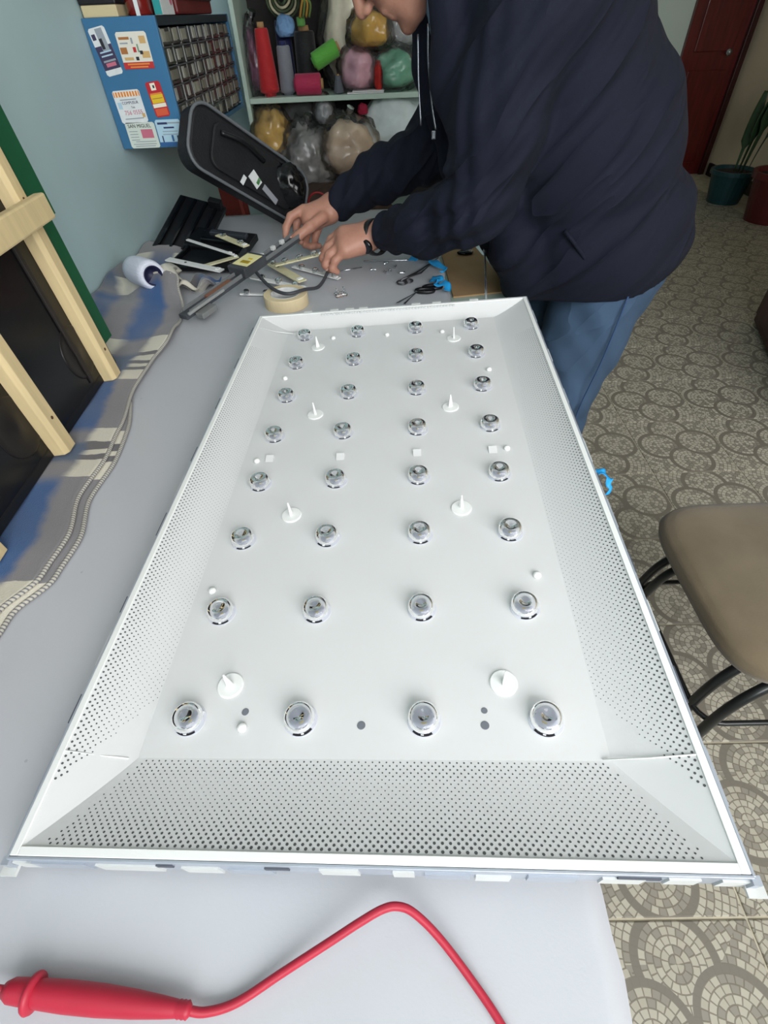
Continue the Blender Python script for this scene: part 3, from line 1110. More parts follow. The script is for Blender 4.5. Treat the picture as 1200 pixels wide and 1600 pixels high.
MB().box((LB * 0.10, -0.028, -0.004), (0.05, 0.024, 0.012)).build('end_clip', mat('clip_grey', (120, 122, 122), 0.5), hb, local=True, bevel=0.002)
MB().box((LB * 0.13, -0.020, 0.010), (0.12, 0.006, 0.006)).build('rod', mat('rod_grey', (146, 148, 148), 0.35), hb, local=True, bevel=0.001)
for x in (0.62, 0.72, 0.80):
    MB().box((LB * x, 0.004, 0.012), (0.012, 0.010, 0.010)).build('rivet', mat('rivet_white', (214, 216, 214), 0.4), hb, local=True, bevel=0.001)

# roll of masking tape
tr = thing('tape_roll', 'roll of pale masking tape standing flat beside the tray', 'tape', (-0.243, 1.222, T))
MB().lathe([(0.036, 0), (0.0525, 0), (0.053, 0.002), (0.053, 0.026), (0.0525, 0.028), (0.036, 0.028), (0.036, 0)], 40, Matrix.Translation((-0.243, 1.222, T)), caps=False).build('tape', mat('masking_tape', (222, 204, 166), 0.6, var=0.05, vscale=30), tr, smooth=False)
MB().lathe([(0.0355, 0.0005), (0.0362, 0.0005), (0.0362, 0.0285), (0.0340, 0.0285), (0.0340, 0.0005), (0.0355, 0.0005)], 40, Matrix.Translation((-0.243, 1.222, T)), caps=False).build('cardboard_core', mat('tape_core_white', (226, 226, 222), 0.6, col2=(196, 198, 200), vscale=60), tr, smooth=True)

CAB = mat('cable_grey', (62, 64, 70), 0.5)
tag(MB().tube(spline([(-0.350, 1.375, T + 0.045), (-0.318, 1.300, T + 0.044), (-0.275, 1.232, T + 0.036), (-0.233, 1.196, T + 0.036), (-0.195, 1.226, T + 0.033), (-0.168, 1.281, T + 0.018), (-0.150, 1.35, T + 0.028), (-0.152, 1.40, T + 0.045)], 8), 0.0042, 8).build('cable', CAB, smooth=True),
    'dark grey cable looping over the tape roll', 'cable')
cl = thing('clear_clip', 'small clear plastic clip lying just beyond the tray rim', 'clip', (-0.113, 1.262, T))
Mx = xf((-0.113, 1.262, T), 0, 0, 25)
MB().box((0, 0, 0.004), (0.030, 0.020, 0.008), Mx).build('body', CLEARP, cl, bevel=0.002)
for x in (-0.009, 0.009):
    MB().box((x, 0, 0.013), (0.004, 0.014, 0.012), Mx).build('prong', CLEARP, cl, bevel=0.001)

STEEL = mat('steel', (206, 210, 216), 0.22, metal=0.95)
for k, (x, y, a, lab) in enumerate(((-0.003, 1.467, 20, 'tiny steel screw farthest from the tray among the loose screws'), (0.005, 1.399, 130, 'tiny steel screw nearest the forceps ring among the loose screws'),
                                    (0.025, 1.435, 60, 'tiny steel screw in the middle of the loose screws'), (0.052, 1.394, 200, 'tiny steel screw rightmost of the loose screws'),
                                    (0.013, 1.418, 280, 'tiny steel screw touching the middle one of the loose screws'), (-0.038, 1.427, 330, 'tiny steel screw leftmost of the loose screws'))):
    s = thing('screw', lab, 'screw', M=xf((x, y, T + 0.003), 0, 82, a), group='loose screws on the sheet')
    MB().lathe([(0.0, 0.0), (0.0042, 0.0), (0.0042, 0.0018), (0.0030, 0.0028)], 12).build('head', STEEL, s, local=True)
    MB().lathe([(0.0018, 0.0025)] + [(0.0018 + 0.0005 * (i % 2), 0.004 + 0.0011 * i) for i in range(9)] + [(0.0, 0.0155)], 8).build('shank', STEEL, s, local=True)

# screwdriver rods
t = thing('steel_rod', 'long thin steel rod with a white tip lying near the hands', 'rod', (0.04, 1.49, T))
MB().tube([(-0.06, 1.493, T + 0.003), (0.122, 1.489, T + 0.003)], 0.0021, 8).build('shaft', STEEL, t, smooth=True)
MB().lathe([(0.0, 0), (0.0036, 0), (0.0036, 0.010), (0.0, 0.011)], 10, align((0.119, 1.489, T + 0.0036), (0.131, 1.489, T + 0.0036))).build('tip', WHITEP, t, smooth=True)
t = thing('small_screwdriver', 'short steel screwdriver blade lying below the nearer hand', 'screwdriver', (-0.09, 1.43, T))
MB().tube([(-0.13, 1.418, T + 0.004), (-0.064, 1.444, T + 0.004)], 0.0016, 8).build('shaft', STEEL, t, smooth=True)
MB().lathe([(0.0, 0), (0.005, 0.001), (0.0055, 0.02), (0.004, 0.04), (0.0, 0.041)], 10, align((-0.168, 1.404, T + 0.0055), (-0.128, 1.419, T + 0.0055))).build('grip', WHITEP, t, smooth=True)

# forceps and scissors
DSTEEL = mat('dark_steel', (92, 92, 96), 0.3, metal=0.8)
f = thing('forceps', 'thin dark steel forceps with ring handles beside the blue ribbon', 'forceps', (0.09, 1.40, T))
for dz, off in ((0.0035, 0.0), (0.0065, 0.012)):
    MB().tube([(0.040, 1.335, T + dz), (0.058 + off, 1.362, T + dz), (0.083 + off, 1.391 - off, T + dz), (0.152, 1.497, T + dz)], [0.0022, 0.0024, 0.0022, 0.0012], 8).build('arm', DSTEEL, f, smooth=True)
for c, rr in (((0.043, 1.326), 0.013), ((0.060, 1.335), 0.011)):
    MB().tube([(c[0] + rr * math.cos(a), c[1] + rr * math.sin(a), T + 0.004) for a in [2 * math.pi * i / 20 for i in range(20)]], 0.0022, 8, closed=True).build('ring', DSTEEL, f, smooth=True)
s = thing('scissors', 'black handled scissors lying just beyond the tray rim', 'scissors', (0.08, 1.27, T))
for c, ra, rb2, an in (((0.118, 1.283), 0.023, 0.011, 8), ((0.098, 1.262), 0.022, 0.010, -6)):
    MB().tube([(c[0] + ra * math.cos(a) * math.cos(R(an)) - rb2 * math.sin(a) * math.sin(R(an)), c[1] + ra * math.cos(a) * math.sin(R(an)) + rb2 * math.sin(a) * math.cos(R(an)), T + 0.006) for a in [2 * math.pi * i / 24 for i in range(24)]], 0.0048, 8, closed=True).build('handle', BLK, s, smooth=True)
MB().prism([(0.085, 1.268), (0.080, 1.258), (0.028, 1.196), (0.024, 1.198)], T + 0.003, T + 0.0048).build('blade', STEEL, s)
MB().prism([(0.085, 1.268), (0.078, 1.262), (0.046, 1.188), (0.042, 1.190)], T + 0.005, T + 0.0066).build('blade', DSTEEL, s)
MB().lathe([(0.0, 0), (0.004, 0), (0.004, 0.002), (0, 0.003)], 12, Matrix.Translation((0.078, 1.258, T + 0.006))).build('pivot', STEEL, s)

RIB = mat('blue_ribbon', (36, 150, 214), 0.45, var=0.15, vscale=40)


def ribbon(path, w, label):
    pts = spline(path, 8)

    def fn(u, v):
        i = v * (len(pts) - 1)
        a = int(min(i, len(pts) - 2))
        p = pts[a].lerp(pts[a + 1], i - a)
        tw = 2.5 * math.sin(v * 9 + 1)
        return (p.x + (u - 0.5) * w * math.cos(tw * 0.5), p.y + (u - 0.5) * w * 0.7, p.z + (u - 0.5) * w * math.sin(tw) * 0.5)
    tag(MB().grid(fn, 4, 60).build('plastic_ribbon', RIB, smooth=True, solid=0.0008), label, 'ribbon')


ribbon([(0.070, 1.488, T + 0.008), (0.095, 1.470, T + 0.012), (0.115, 1.480, T + 0.010), (0.130, 1.440, T + 0.014), (0.160, 1.392, T + 0.010), (0.150, 1.380, T + 0.008)], 0.018, 'bright blue plastic ribbon twisted around the forceps tip')
ribbon([(0.118, 1.325, T + 0.010), (0.138, 1.300, T + 0.018), (0.128, 1.282, T + 0.012), (0.148, 1.268, T + 0.020), (0.152, 1.245, T + 0.010)], 0.022, 'bright blue plastic ribbon crumpled by the scissors handle')
ribbon([(0.2665, 0.490, 0.842), (0.276, 0.484, 0.845), (0.284, 0.476, 0.834), (0.280, 0.466, 0.824)], 0.012, 'scrap of blue plastic ribbon caught on the right rim of the tray')

# low side table with cardboard between the worktable and the man
GLS = mat('pale_green_board', (176, 196, 184), 0.4)
sd = thing('side_stand', 'small pale green stand at the far right end of the worktable', 'stand', (0.26, 1.47, 0))
MB().box((0.262, 1.46, T - 0.072), (0.196, 0.50, 0.020)).build('top', GLS, sd, bevel=0.003)
for x in (0.18, 0.34):
    for y in (1.24, 1.68):
        MB().box((x, y, (T - 0.082) / 2), (0.024, 0.024, T - 0.082)).build('leg', GLS, sd, bevel=0.002)
CARD = mat('cardboard', (178, 146, 106), 0.85, var=0.06, vscale=10)
tag(MB().prism([(0.183, 1.815), (0.292, 1.83), (0.312, 1.690), (0.345, 1.43), (0.338, 1.40), (0.185, 1.375)], T - 0.0615, T - 0.0575).build('cardboard_piece', CARD),
    'brown cardboard sheet lying on the pale green stand', 'cardboard')
kn = thing('black_clip', 'small black oval clip with a steel spring on the cardboard', 'clip', (0.27, 1.70, T - 0.057))
MB().lathe([(0.0, 0), (0.016, 0.001), (0.018, 0.006), (0.012, 0.010), (0.0, 0.011)], 20, Matrix.Translation((0.258, 1.705, T - 0.0573)) @ Matrix.Diagonal((1.5, 0.9, 1, 1))).build('body', BLK2, kn, smooth=True)
MB().tube([(0.268 + 0.012 * math.cos(a), 1.705 + 0.008 * math.sin(a), T - 0.046 + 0.003 * math.sin(2 * a)) for a in [2 * math.pi * i / 16 for i in range(16)]], 0.0012, 6, closed=True).build('spring', STEEL, kn, smooth=True)
rdn = thing('telescopic_rod', 'thin chrome telescopic rod standing up at the far rim of the tray', 'rod', (0.226, 1.08, T))
MB().tube([(0.2115, 1.045, 0.832), (0.255, 1.36, 0.838)], 0.0024, 8).build('shaft', STEEL, rdn, smooth=True)
MB().lathe([(0.0, 0), (0.0038, 0), (0.0042, 0.012), (0.003, 0.02), (0.0, 0.021)], 10, align((0.2525, 1.345, 0.838), (0.2560, 1.37, 0.838))).build('tip', STEEL, rdn, smooth=True)

# ================================================================ RED TEST PROBE IN FRONT
REDP = mat('probe_red', (176, 36, 58), 0.45, var=0.08, vscale=20)
pr = thing('test_probe', 'red multimeter test probe with a red cable lying in front of the tray', 'test probe', (-0.15, 0.0, T))
pa, pb2 = Vector((-0.287, 0.0085, T + 0.0125)), Vector((-0.152, -0.0030, T + 0.010))
Mp = align(pa, pb2)
Lp = (pb2 - pa).length
MB().lathe([(0.0, -0.003), (0.0050, -0.002), (0.0075, 0.003), (0.0080, 0.012), (0.0082, 0.017), (0.0082, 0.022), (0.0086, 0.026), (0.0092, 0.045), (0.0090, 0.070), (0.0078, 0.095), (0.0062, 0.115), (0.0052, 0.125)] +
           [(0.0050 + 0.0005 * (i % 2), 0.126 + i * 0.0015) for i in range(6)] + [(0.0034, Lp), (0.0, Lp + 0.001)], 24, Mp).build('handle', REDP, pr, smooth=True)
MB().lathe([(0.0078, 0.0165), (0.0118, 0.0175), (0.0126, 0.0195), (0.0118, 0.0215), (0.0078, 0.0225)], 24, Mp).build('finger_guard', REDP, pr, smooth=True)
MB().lathe([(0.0, -0.05), (0.0024, -0.048), (0.0026, -0.002), (0.0, 0.0)], 12, Mp).build('tip', REDP, pr, smooth=True)
MB().tube(spline([(-0.156, -0.0028, T + 0.0095), (-0.142, -0.004, T + 0.006), (-0.121, 0.0008, T + 0.0045), (-0.091, 0.0155, T + 0.007), (-0.054, 0.0330, T + 0.014), (-0.034, 0.0425, T + 0.018), (-0.016, 0.0500, T + 0.021), (-0.004, 0.0515, T + 0.021),
                  (0.008, 0.0475, T + 0.019), (0.026, 0.0335, T + 0.013), (0.048, 0.0100, T + 0.006), (0.066, -0.0130, T + 0.0035), (0.085, -0.045, T + 0.0035), (0.10, -0.10, T + 0.0035)], 10), 0.0030, 12).build('cable', REDP, pr, smooth=True)

# small plaid scrap crumpled at the blanket corner
sc = MB().grid(lambda u, v: (-0.535 + 0.085 * u + 0.012 * math.sin(v * 7), 1.300 + 0.075 * v + 0.02 * u, T + 0.012 + 0.012 * math.sin(u * 9 + v * 3) + 0.010 * math.sin(v * 11 + u * 2)), 24, 24,
               lambda u, v: (0.02 + 0.03 * u, 0.58 + 0.14 * v))
tag(sc.build('cloth_scrap', BLM, smooth=True, solid=0.003), 'small crumpled grey and cream cloth scrap beside the thread spool', 'cloth')

# ================================================================ DRAWER CABINET ON THE LEFT WALL
BLUE = mat('cabinet_blue', (58, 112, 152), 0.4, var=0.06, vscale=6)
CX0, CX1, CY0, CY1, CZ0, CZ1 = -0.738, -0.555, 1.745, 2.60, 1.020, 1.286
cab = thing('drawer_cabinet', 'blue wall cabinet of small dark parts drawers with cards stuck on its side', 'cabinet', ((CX0 + CX1) / 2, (CY0 + CY1) / 2, CZ0))
MB().box(((CX0 + CX1) / 2, CY0 + 0.006, (CZ0 + CZ1) / 2), (CX1 - CX0, 0.012, CZ1 - CZ0)).build('side_panel', BLUE, cab, bevel=0.001)
MB().box(((CX0 + CX1) / 2, CY1 - 0.006, (CZ0 + CZ1) / 2), (CX1 - CX0, 0.012, CZ1 - CZ0)).build('side_panel', BLUE, cab, bevel=0.001)
DKB = mat('cabinet_dark', (34, 44, 52), 0.5)
MB().box(((CX0 + CX1) / 2, (CY0 + CY1) / 2, CZ1 - 0.010), (CX1 - CX0 - 0.002, CY1 - CY0 - 0.024, 0.018)).build('top_panel', DKB, cab)
MB().box(((CX0 + CX1) / 2, (CY0 + CY1) / 2, CZ0 + 0.006), (CX1 - CX0 - 0.002, CY1 - CY0 - 0.024, 0.012)).build('bottom_panel', BLUE, cab)
MB().box((CX0 + 0.004, (CY0 + CY1) / 2, (CZ0 + CZ1) / 2), (0.006, CY1 - CY0 - 0.024, CZ1 - CZ0 - 0.03)).build('back_panel', DKB, cab)
NR, NC = 6, 9
ch, cw = (CZ1 - CZ0 - 0.034) / NR, (CY1 - CY0 - 0.028) / NC
for r in range(1, NR):
    MB().box(((CX0 + CX1) / 2 + 0.004, (CY0 + CY1) / 2, CZ0 + 0.013 + r * ch), (CX1 - CX0 - 0.012, CY1 - CY0 - 0.026, 0.003)).build('shelf_rail', mat('rail_grey', (86, 92, 94), 0.4), cab)
drm = mat('drawer_smoke', (56, 54, 50), 0.22, var=0.25, vscale=20)
dr_me = MB().box((-0.055, 0, 0), (0.11, cw - 0.006, ch - 0.006)).box((0.004, 0, -ch * 0.30), (0.010, cw * 0.5, 0.004)).mesh('drawer')
dr_me.materials.append(drm)
lab_me = [MB().box((0.0012, 0, 0.002), (0.002, cw * a, ch * b)).mesh('label_plate') for a, b in ((0.30, 0.62), (0.46, 0.5), (0.22, 0.7))]
for i, c in enumerate(((150, 148, 134), (118, 116, 104), (168, 168, 158))):
    lab_me[i].materials.append(mat('drawer_content_%d' % i, c, 0.5, var=0.2, vscale=30))
div_me = MB().box((0.0015, 0, 0), (0.003, 0.003, ch - 0.004)).mesh('edge_strip')
div_me.materials.append(mat('drawer_edge', (146, 150, 148), 0.3))
rc = random.Random(5)
CP = MW[cab.name].to_translation()
for r in range(NR):
    for c in range(NC):
        y = CY0 + 0.014 + (c + 0.5) * cw
        z = CZ0 + 0.013 + (r + 0.5) * ch
        d = inst('drawer', dr_me, cab, (CX1 - 0.006 - CP.x + rc.uniform(-0.003, 0.003), y - CP.y, z - CP.z))
        for q in range(rc.choice((1, 2, 2))):
            inst('label_plate', rc.choice(lab_me), d, (0, rc.uniform(-0.25, 0.25) * cw, rc.uniform(-0.003, 0.003)))
        inst('edge_strip', div_me, d, (0.0, -cw / 2 + 0.004, 0))

# cards stuck on the side panel: local x to the right, y up
FM = Matrix.Translation((CX0, CY0 - 0.0008, CZ0)) @ rotm(90, 0, 0)
PAPER = mat('card_white', (222, 226, 226), 0.5, var=0.05, vscale=60)
INK = {k: mat('ink_' + k, c, 0.55) for k, c in dict(navy=(44, 52, 96), black=(36, 36, 44), red=(188, 48, 50), orange=(226, 138, 62), yellow=(226, 190, 40), brown=(170, 110, 60), pink=(198, 110, 130),
                                                    grey=(150, 158, 166), paleblue=(176, 206, 222), blue=(48, 96, 150), dusk=(60, 54, 84), tan=(206, 168, 110), green=(120, 150, 120), cream=(238, 232, 214), orangered=(216, 92, 58)).items()}


def card(x, y, w, h, rot, base, prints, texts=(), label=None, clip_corner=0.004):
    """prints: (x,y,w,h,ink) in card fractions;  texts: (string,size,x,y,ink)"""
    M = FM @ Matrix.Translation((x, y, 0)) @ rotm(0, 0, rot)
    c = clip_corner
    poly = [(-w / 2 + c, -h / 2), (w / 2 - c, -h / 2), (w / 2, -h / 2 + c), (w / 2, h / 2 - c), (w / 2 - c, h / 2), (-w / 2 + c, h / 2), (-w / 2, h / 2 - c), (-w / 2, -h / 2 + c)]
    o = MB().prism(poly, 0, 0.0006, M).build('card', base, cab, label=label)
    for k, (px, py, pw, ph, ink) in enumerate(prints):
        z = 0.0007 + 0.00004 * k
        MB().box((px * w, py * h, z), (pw * w, ph * h, 0.0002), M).build('print', INK[ink], o)
    for s, size, px, py, ink in texts:
        me = text_mesh(s, size)
        me.transform(MW[cab.name].inverted() @ M @ Matrix.Translation((px * w, py * h, 0.0012)))
        t = bpy.data.objects.new('lettering', me)
        COL.objects.link(t)
        me.materials.append(INK[ink])
        t.parent = o
    return o


card(0.036, 0.204, 0.044, 0.092, 9, PAPER, [(0.0, -0.12, 1.0, 0.50, 'dusk'), (0.1, 0.24, 0.42, 0.46, 'grey'), (0.0, 0.16, 0.18, 0.22, 'black'), (-0.32, 0.32, 0.22, 0.12, 'dusk'), (0.0, 0.0, 0.7, 0.03, 'paleblue'), (0.0, -0.08, 0.7, 0.03, 'paleblue'), (0.02, -0.27, 0.6, 0.08, 'pink'), (0.02, -0.19, 0.75, 0.04, 'grey')], label='dark blue and white card with a statue picture')
card(0.112, 0.204, 0.078, 0.070, 0, mat('card_cream', (226, 222, 208), 0.5), [(0, -0.41, 1.0, 0.19, 'red'), (0, -0.37, 0.74, 0.045, 'orange'), (0, -0.45, 0.6, 0.04, 'orange'), (0.33, 0.28, 0.2, 0.2, 'tan'), (0.33, -0.12, 0.26, 0.18, 'tan'), (-0.36, 0.0, 0.22, 0.18, 'brown'), (-0.26, -0.22, 0.3, 0.08, 'tan'),
                                                         (0.0, 0.02, 0.10, 0.14, 'red'), (0.12, 0.06, 0.05, 0.22, 'green'), (-0.02, 0.26, 0.06, 0.16, 'grey'), (0.02, -0.22, 0.10, 0.10, 'black'), (0.20, -0.06, 0.10, 0.10, 'black'), (-0.26, 0.33, 0.34, 0.07, 'brown'), (-0.30, 0.20, 0.26, 0.04, 'grey')], label='cream food delivery card with a red strip')
card(0.136, 0.106, 0.040, 0.074, 5, mat('card_red', (186, 40, 50), 0.5), [(0, 0.02, 0.84, 0.24, 'yellow'), (0, 0.03, 0.7, 0.02, 'brown'), (0, 0.16, 0.78, 0.05, 'orange'), (0, -0.17, 0.9, 0.11, 'cream'), (0, -0.36, 0.82, 0.20, 'orangered'), (-0.04, 0.36, 0.34, 0.2, 'cream'), (0.0, 0.36, 0.12, 0.08, 'black')], label='narrow red and yellow card')
card(0.056, 0.093, 0.074, 0.070, 2, PAPER, [(0, 0.38, 0.96, 0.15, 'orange')] + [(-0.42 + 0.105 * k, 0.38, 0.035, 0.15, 'cream') for k in range(9)] + [(0.0, 0.22, 0.6, 0.03, 'grey'), (-0.36, 0.05, 0.14, 0.2, 'paleblue'), (0.02, -0.36, 0.7, 0.03, 'grey'), (0.40, -0.28, 0.10, 0.12, 'tan')],
     [('COMPUSUR', 0.0085, 0.04, 0.12, 'navy'), ('Tels', 0.0065, 0.1, -0.02, 'black'), ('756 0555', 0.0135, 0.06, -0.18, 'pink')], label='white card with an orange striped top edge')
card(0.066, 0.030, 0.082, 0.058, 0, mat('card_pale_green', (208, 218, 208), 0.5), [(0.18, 0.06, 0.40, 0.34, 'pink')] + [(-0.28, 0.16 - 0.11 * k, 0.28, 0.03, 'grey') for k in range(4)] + [(0.0, -0.34, 0.8, 0.03, 'grey'), (0.0, -0.42, 0.7, 0.03, 'grey'), (0.06, -0.24, 0.7, 0.03, 'grey')],
     [('SAN MIGUEL', 0.0115, -0.02, 0.36, 'black')], label='pale green card reading SAN MIGUEL')
card(0.145, 0.033, 0.070, 0.060, 0, mat('card_sky', (176, 208, 224), 0.5), [(0, -0.42, 1.0, 0.16, 'blue'), (-0.22, 0.36, 0.40, 0.08, 'navy'), (0.22, 0.37, 0.5, 0.05, 'grey'), (0.0, 0.20, 0.42, 0.06, 'navy'), (0.02, 0.06, 0.6, 0.03, 'grey'), (0, -0.05, 0.6, 0.03, 'grey'), (0.32, -0.22, 0.16, 0.24, 'navy'), (0.06, -0.2, 0.08, 0.24, 'blue'), (-0.34, -0.22, 0.05, 0.24, 'navy')], label='sky blue card with a darker blue foot')

# things standing on top of the cabinet
z = CZ1
t = thing('shoe_box', 'black box with a cream lower edge on top of the blue cabinet', 'box', (-0.69, 1.80, z))
MB().box((-0.69, 1.80, z + 0.011), (0.088, 0.09, 0.022)).build('base', mat('box_cream', (206, 190, 150), 0.7), t, bevel=0.002)
MB().box((-0.69, 1.80, z + 0.075), (0.092, 0.094, 0.106)).build('lid', mat('box_black', (22, 20, 24), 0.5), t, bevel=0.003)
t = thing('glass_jar', 'glass jar of dark red contents on the cabinet beside the black box', 'jar', (-0.61, 1.80, z))
MB().lathe([(0.0, 0), (0.028, 0), (0.031, 0.004), (0.031, 0.09), (0.024, 0.105), (0.024, 0.11), (0.0, 0.11)], 28, Matrix.Translation((-0.605, 1.80, z))).build('glass', mat('jar_red', (122, 34, 30), 0.08, coat=1.0), t, smooth=True)
MB().lathe([(0.0, 0.11), (0.027, 0.11), (0.027, 0.128), (0.0, 0.130)], 28, Matrix.Translation((-0.605, 1.80, z))).build('lid', mat('jar_lid_gold', (176, 146, 70), 0.3, metal=0.7), t, smooth=True)
MB().box((-0.600, 1.7675, z + 0.03), (0.010, 0.0012, 0.06)).build('paper_label', PAPER, t)
t = thing('medicine_box', 'white and teal carton with a small portrait picture on the cabinet', 'carton', (-0.56, 1.86, z))
MB().box((-0.560, 1.86, z + 0.035), (0.020, 0.11, 0.07)).build('carton', PAPER, t, bevel=0.001)
MB().box((-0.549, 1.86, z + 0.060), (0.0012, 0.108, 0.012)).build('red_band', INK['red'], t)
MB().box((-0.560, 1.8045, z + 0.035), (0.019, 0.0012, 0.068)).build('teal_end', mat('carton_teal', (40, 150, 150), 0.5), t)
MB().lathe([(0, 0), (0.010, 0), (0.010, 0.001), (0, 0.001)], 16, xf((-0.5496, 1.895, z + 0.028), 0, 90)).build('portrait', INK['pink'], t)
t = thing('red_case', 'dark red flat case on the far end of the cabinet top', 'case', (-0.62, 2.15, z))
MB().box((-0.62, 2.17, z + 0.03), (0.13, 0.40, 0.06)).build('body', mat('case_red', (104, 24, 26), 0.4, var=0.15), t, bevel=0.006)
MB().box((-0.553, 2.17, z + 0.032), (0.004, 0.39, 0.004)).build('seam', mat('case_seam', (44, 12, 14), 0.5), t)

# ================================================================ SHELVES ON THE BACK WALL
SHM = mat('shelf_pale_green', (190, 212, 200), 0.45)
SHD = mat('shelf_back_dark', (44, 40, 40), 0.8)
SZ = 1.037
sh = thing('wall_shelf', 'pale green shelf unit on the back wall full of bags and thread', 'shelf', (-0.1, 2.80, 0.5))
MB().box((-0.05, 2.805, SZ - 0.009), (0.98, 0.29, 0.018)).build('shelf_board', SHM, sh, bevel=0.002)
MB().box((-0.05, 2.805, 1.45), (0.98, 0.29, 0.018)).build('shelf_board', SHM, sh, bevel=0.002)
MB().box((-0.05, 2.805, 0.60), (0.98, 0.29, 0.018)).build('shelf_board', SHM, sh, bevel=0.002)
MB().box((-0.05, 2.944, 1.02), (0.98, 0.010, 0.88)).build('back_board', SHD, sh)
MB().box((-0.549, 2.805, 1.02), (0.016, 0.29, 0.88)).build('upright', SHM, sh)
MB().box((0.449, 2.805, 1.02), (0.016, 0.29, 0.88)).build('upright', SHM, sh)
for y in (2.70, 2.90):
    for x in (-0.52, 0.42):
        MB().box((x, y, 0.296), (0.03, 0.03, 0.592)).build('leg', SHM, sh)


def cone_spool(loc, r0, r1, h, m, name, label, top=None, lie=None):
    t = thing(name, label, 'spool', loc)
    M = Matrix.Translation(loc) if lie is None else Matrix.Translation(loc) @ lie
    MB().lathe([(0.0, 0.0), (r0 * 0.62, 0.0), (r0 * 0.62, h * 0.04), (r0, h * 0.06), (r0 * 1.02, h * 0.12), (r1 * 1.03, h * 0.93), (r1 * 0.9, h * 0.96)], 24, M).build('thread_winding', m, t, smooth=True)
    MB().lathe([(r1 * 0.55, h * 0.955), (r1 * 0.5, h * 1.04), (r1 * 0.35, h * 1.04), (0, h * 1.0)], 16, M).build('core_tube', top or mat('core_tan', (176, 140, 96), 0.7), t, smooth=True)
    return t


def thr(n, c):
    return mat('thread_' + n, c, 0.6, bump=0.4, bscale=120, stretch=(0.3, 0.3, 8), sheen=0.2)


cone_spool((-0.462, 2.73, SZ), 0.040, 0.026, 0.215, thr('red', (190, 30, 38)), 'thread_cone', 'tall red thread cone standing on the shelf')
cone_spool((-0.385, 2.735, SZ), 0.032, 0.026, 0.16, thr('grey', (132, 136, 146)), 'thread_cone', 'grey thread cone standing next to the red one', top=thr('navy2', (28, 36, 92)))
cone_spool((-0.392, 2.84, SZ), 0.034, 0.030, 0.235, thr('navy', (26, 34, 86)), 'thread_cone', 'navy blue thread cone behind the grey one')
cone_spool((-0.300, 2.78, SZ), 0.045, 0.040, 0.20, thr('black', (18, 18, 22)), 'thread_cone', 'fat black thread cone behind the pink spool')
cone_spool((-0.352, 2.695, SZ + 0.035), 0.034, 0.034, 0.115, thr('pink', (184, 40, 84)), 'thread_spool', 'magenta pink thread spool lying on the shelf', lie=rotm(0, 90, 0))
cone_spool((-0.268, 2.70, SZ + 0.098), 0.030, 0.030, 0.115, thr('green', (92, 176, 66)), 'thread_spool', 'bright green thread spool lying tilted on top', lie=rotm(0, 66, 10))
cone_spool((-0.170, 2.70, SZ), 0.020, 0.012, 0.060, thr('slate', (92, 98, 108)), 'thread_cone', 'small slate grey thread cone at the shelf front')
cone_spool((-0.300, 2.72, SZ + 0.205), 0.016, 0.016, 0.028, thr('leaf', (88, 150, 70)), 'thread_spool', 'tiny green bobbin on top of the black cone')
for k, (dx, zz, w) in enumerate(((0.0, 0.004, 0.15), (0.012, 0.009, 0.13))):
    tag(MB().box((-0.06 + dx, 2.71, SZ + zz - 0.001), (w, 0.10, 0.004), None).build('paper_stack', PAPER), ('lower sheet of white paper lying flat at the shelf front', 'upper sheet of white paper lying flat at the shelf front')[k], 'paper')


def bag_mesh(c, r, seed, amp=0.22, crumple=0.10, lvl=4, flat=True):
    import bmesh
    bm = bmesh.new()
    bmesh.ops.create_icosphere(bm, subdivisions=lvl, radius=1.0)
    for v in bm.verts:
        n = v.co.normalized()
        k = 1 + amp * mnoise.noise(n * 1.6 + Vector((seed, 0, 0))) + crumple * (1 - 2 * abs(mnoise.noise(n * 4.0 + Vector((0, seed, 0))))) + crumple * 0.5 * (1 - 2 * abs(mnoise.noise(n * 9.0 + Vector((0, 0, seed)))))
        p = n * k
        if flat and p.z < -0.80:
            p.z = -0.80 + (p.z + 0.80) * 0.1
        v.co = Vector((c[0] + p.x * r[0], c[1] + p.y * r[1], c[2] + p.z * r[2]))
    b = MB()
    bm.verts.index_update()
    b.v = [tuple(v.co) for v in bm.verts]
    b.f = [tuple(v.index for v in f.verts) for f in bm.faces]
    bm.free()
    return b


def bag(name, label, c, r, m, seed, film=True, cat='bag', **k):
    t = thing(name, label, cat, (c[0], c[1], c[2] - r[2] * 0.8))
    bag_mesh(c, [q * (0.80 if film else 0.9) for q in r], seed, **k).build('contents', m, t, smooth=True)
    if film:
        bag_mesh(c, r, seed, amp=0.22, crumple=0.15).build('clear_film', FILM, t, smooth=True)
        ne = MB().tube(spline([(c[0], c[1] - r[1] * 0.2, c[2] + r[2] * 0.85), (c[0] + 0.01, c[1] - r[1] * 0.2, c[2] + r[2] * 1.02), (c[0] + 0.022, c[1] - r[1] * 0.3, c[2] + r[2] * 1.25)], 5), [0.014] * 5 + [0.009] * 3 + [0.016] * 3, 7)
        ne.build('knotted_neck', FILM, t)
    return t


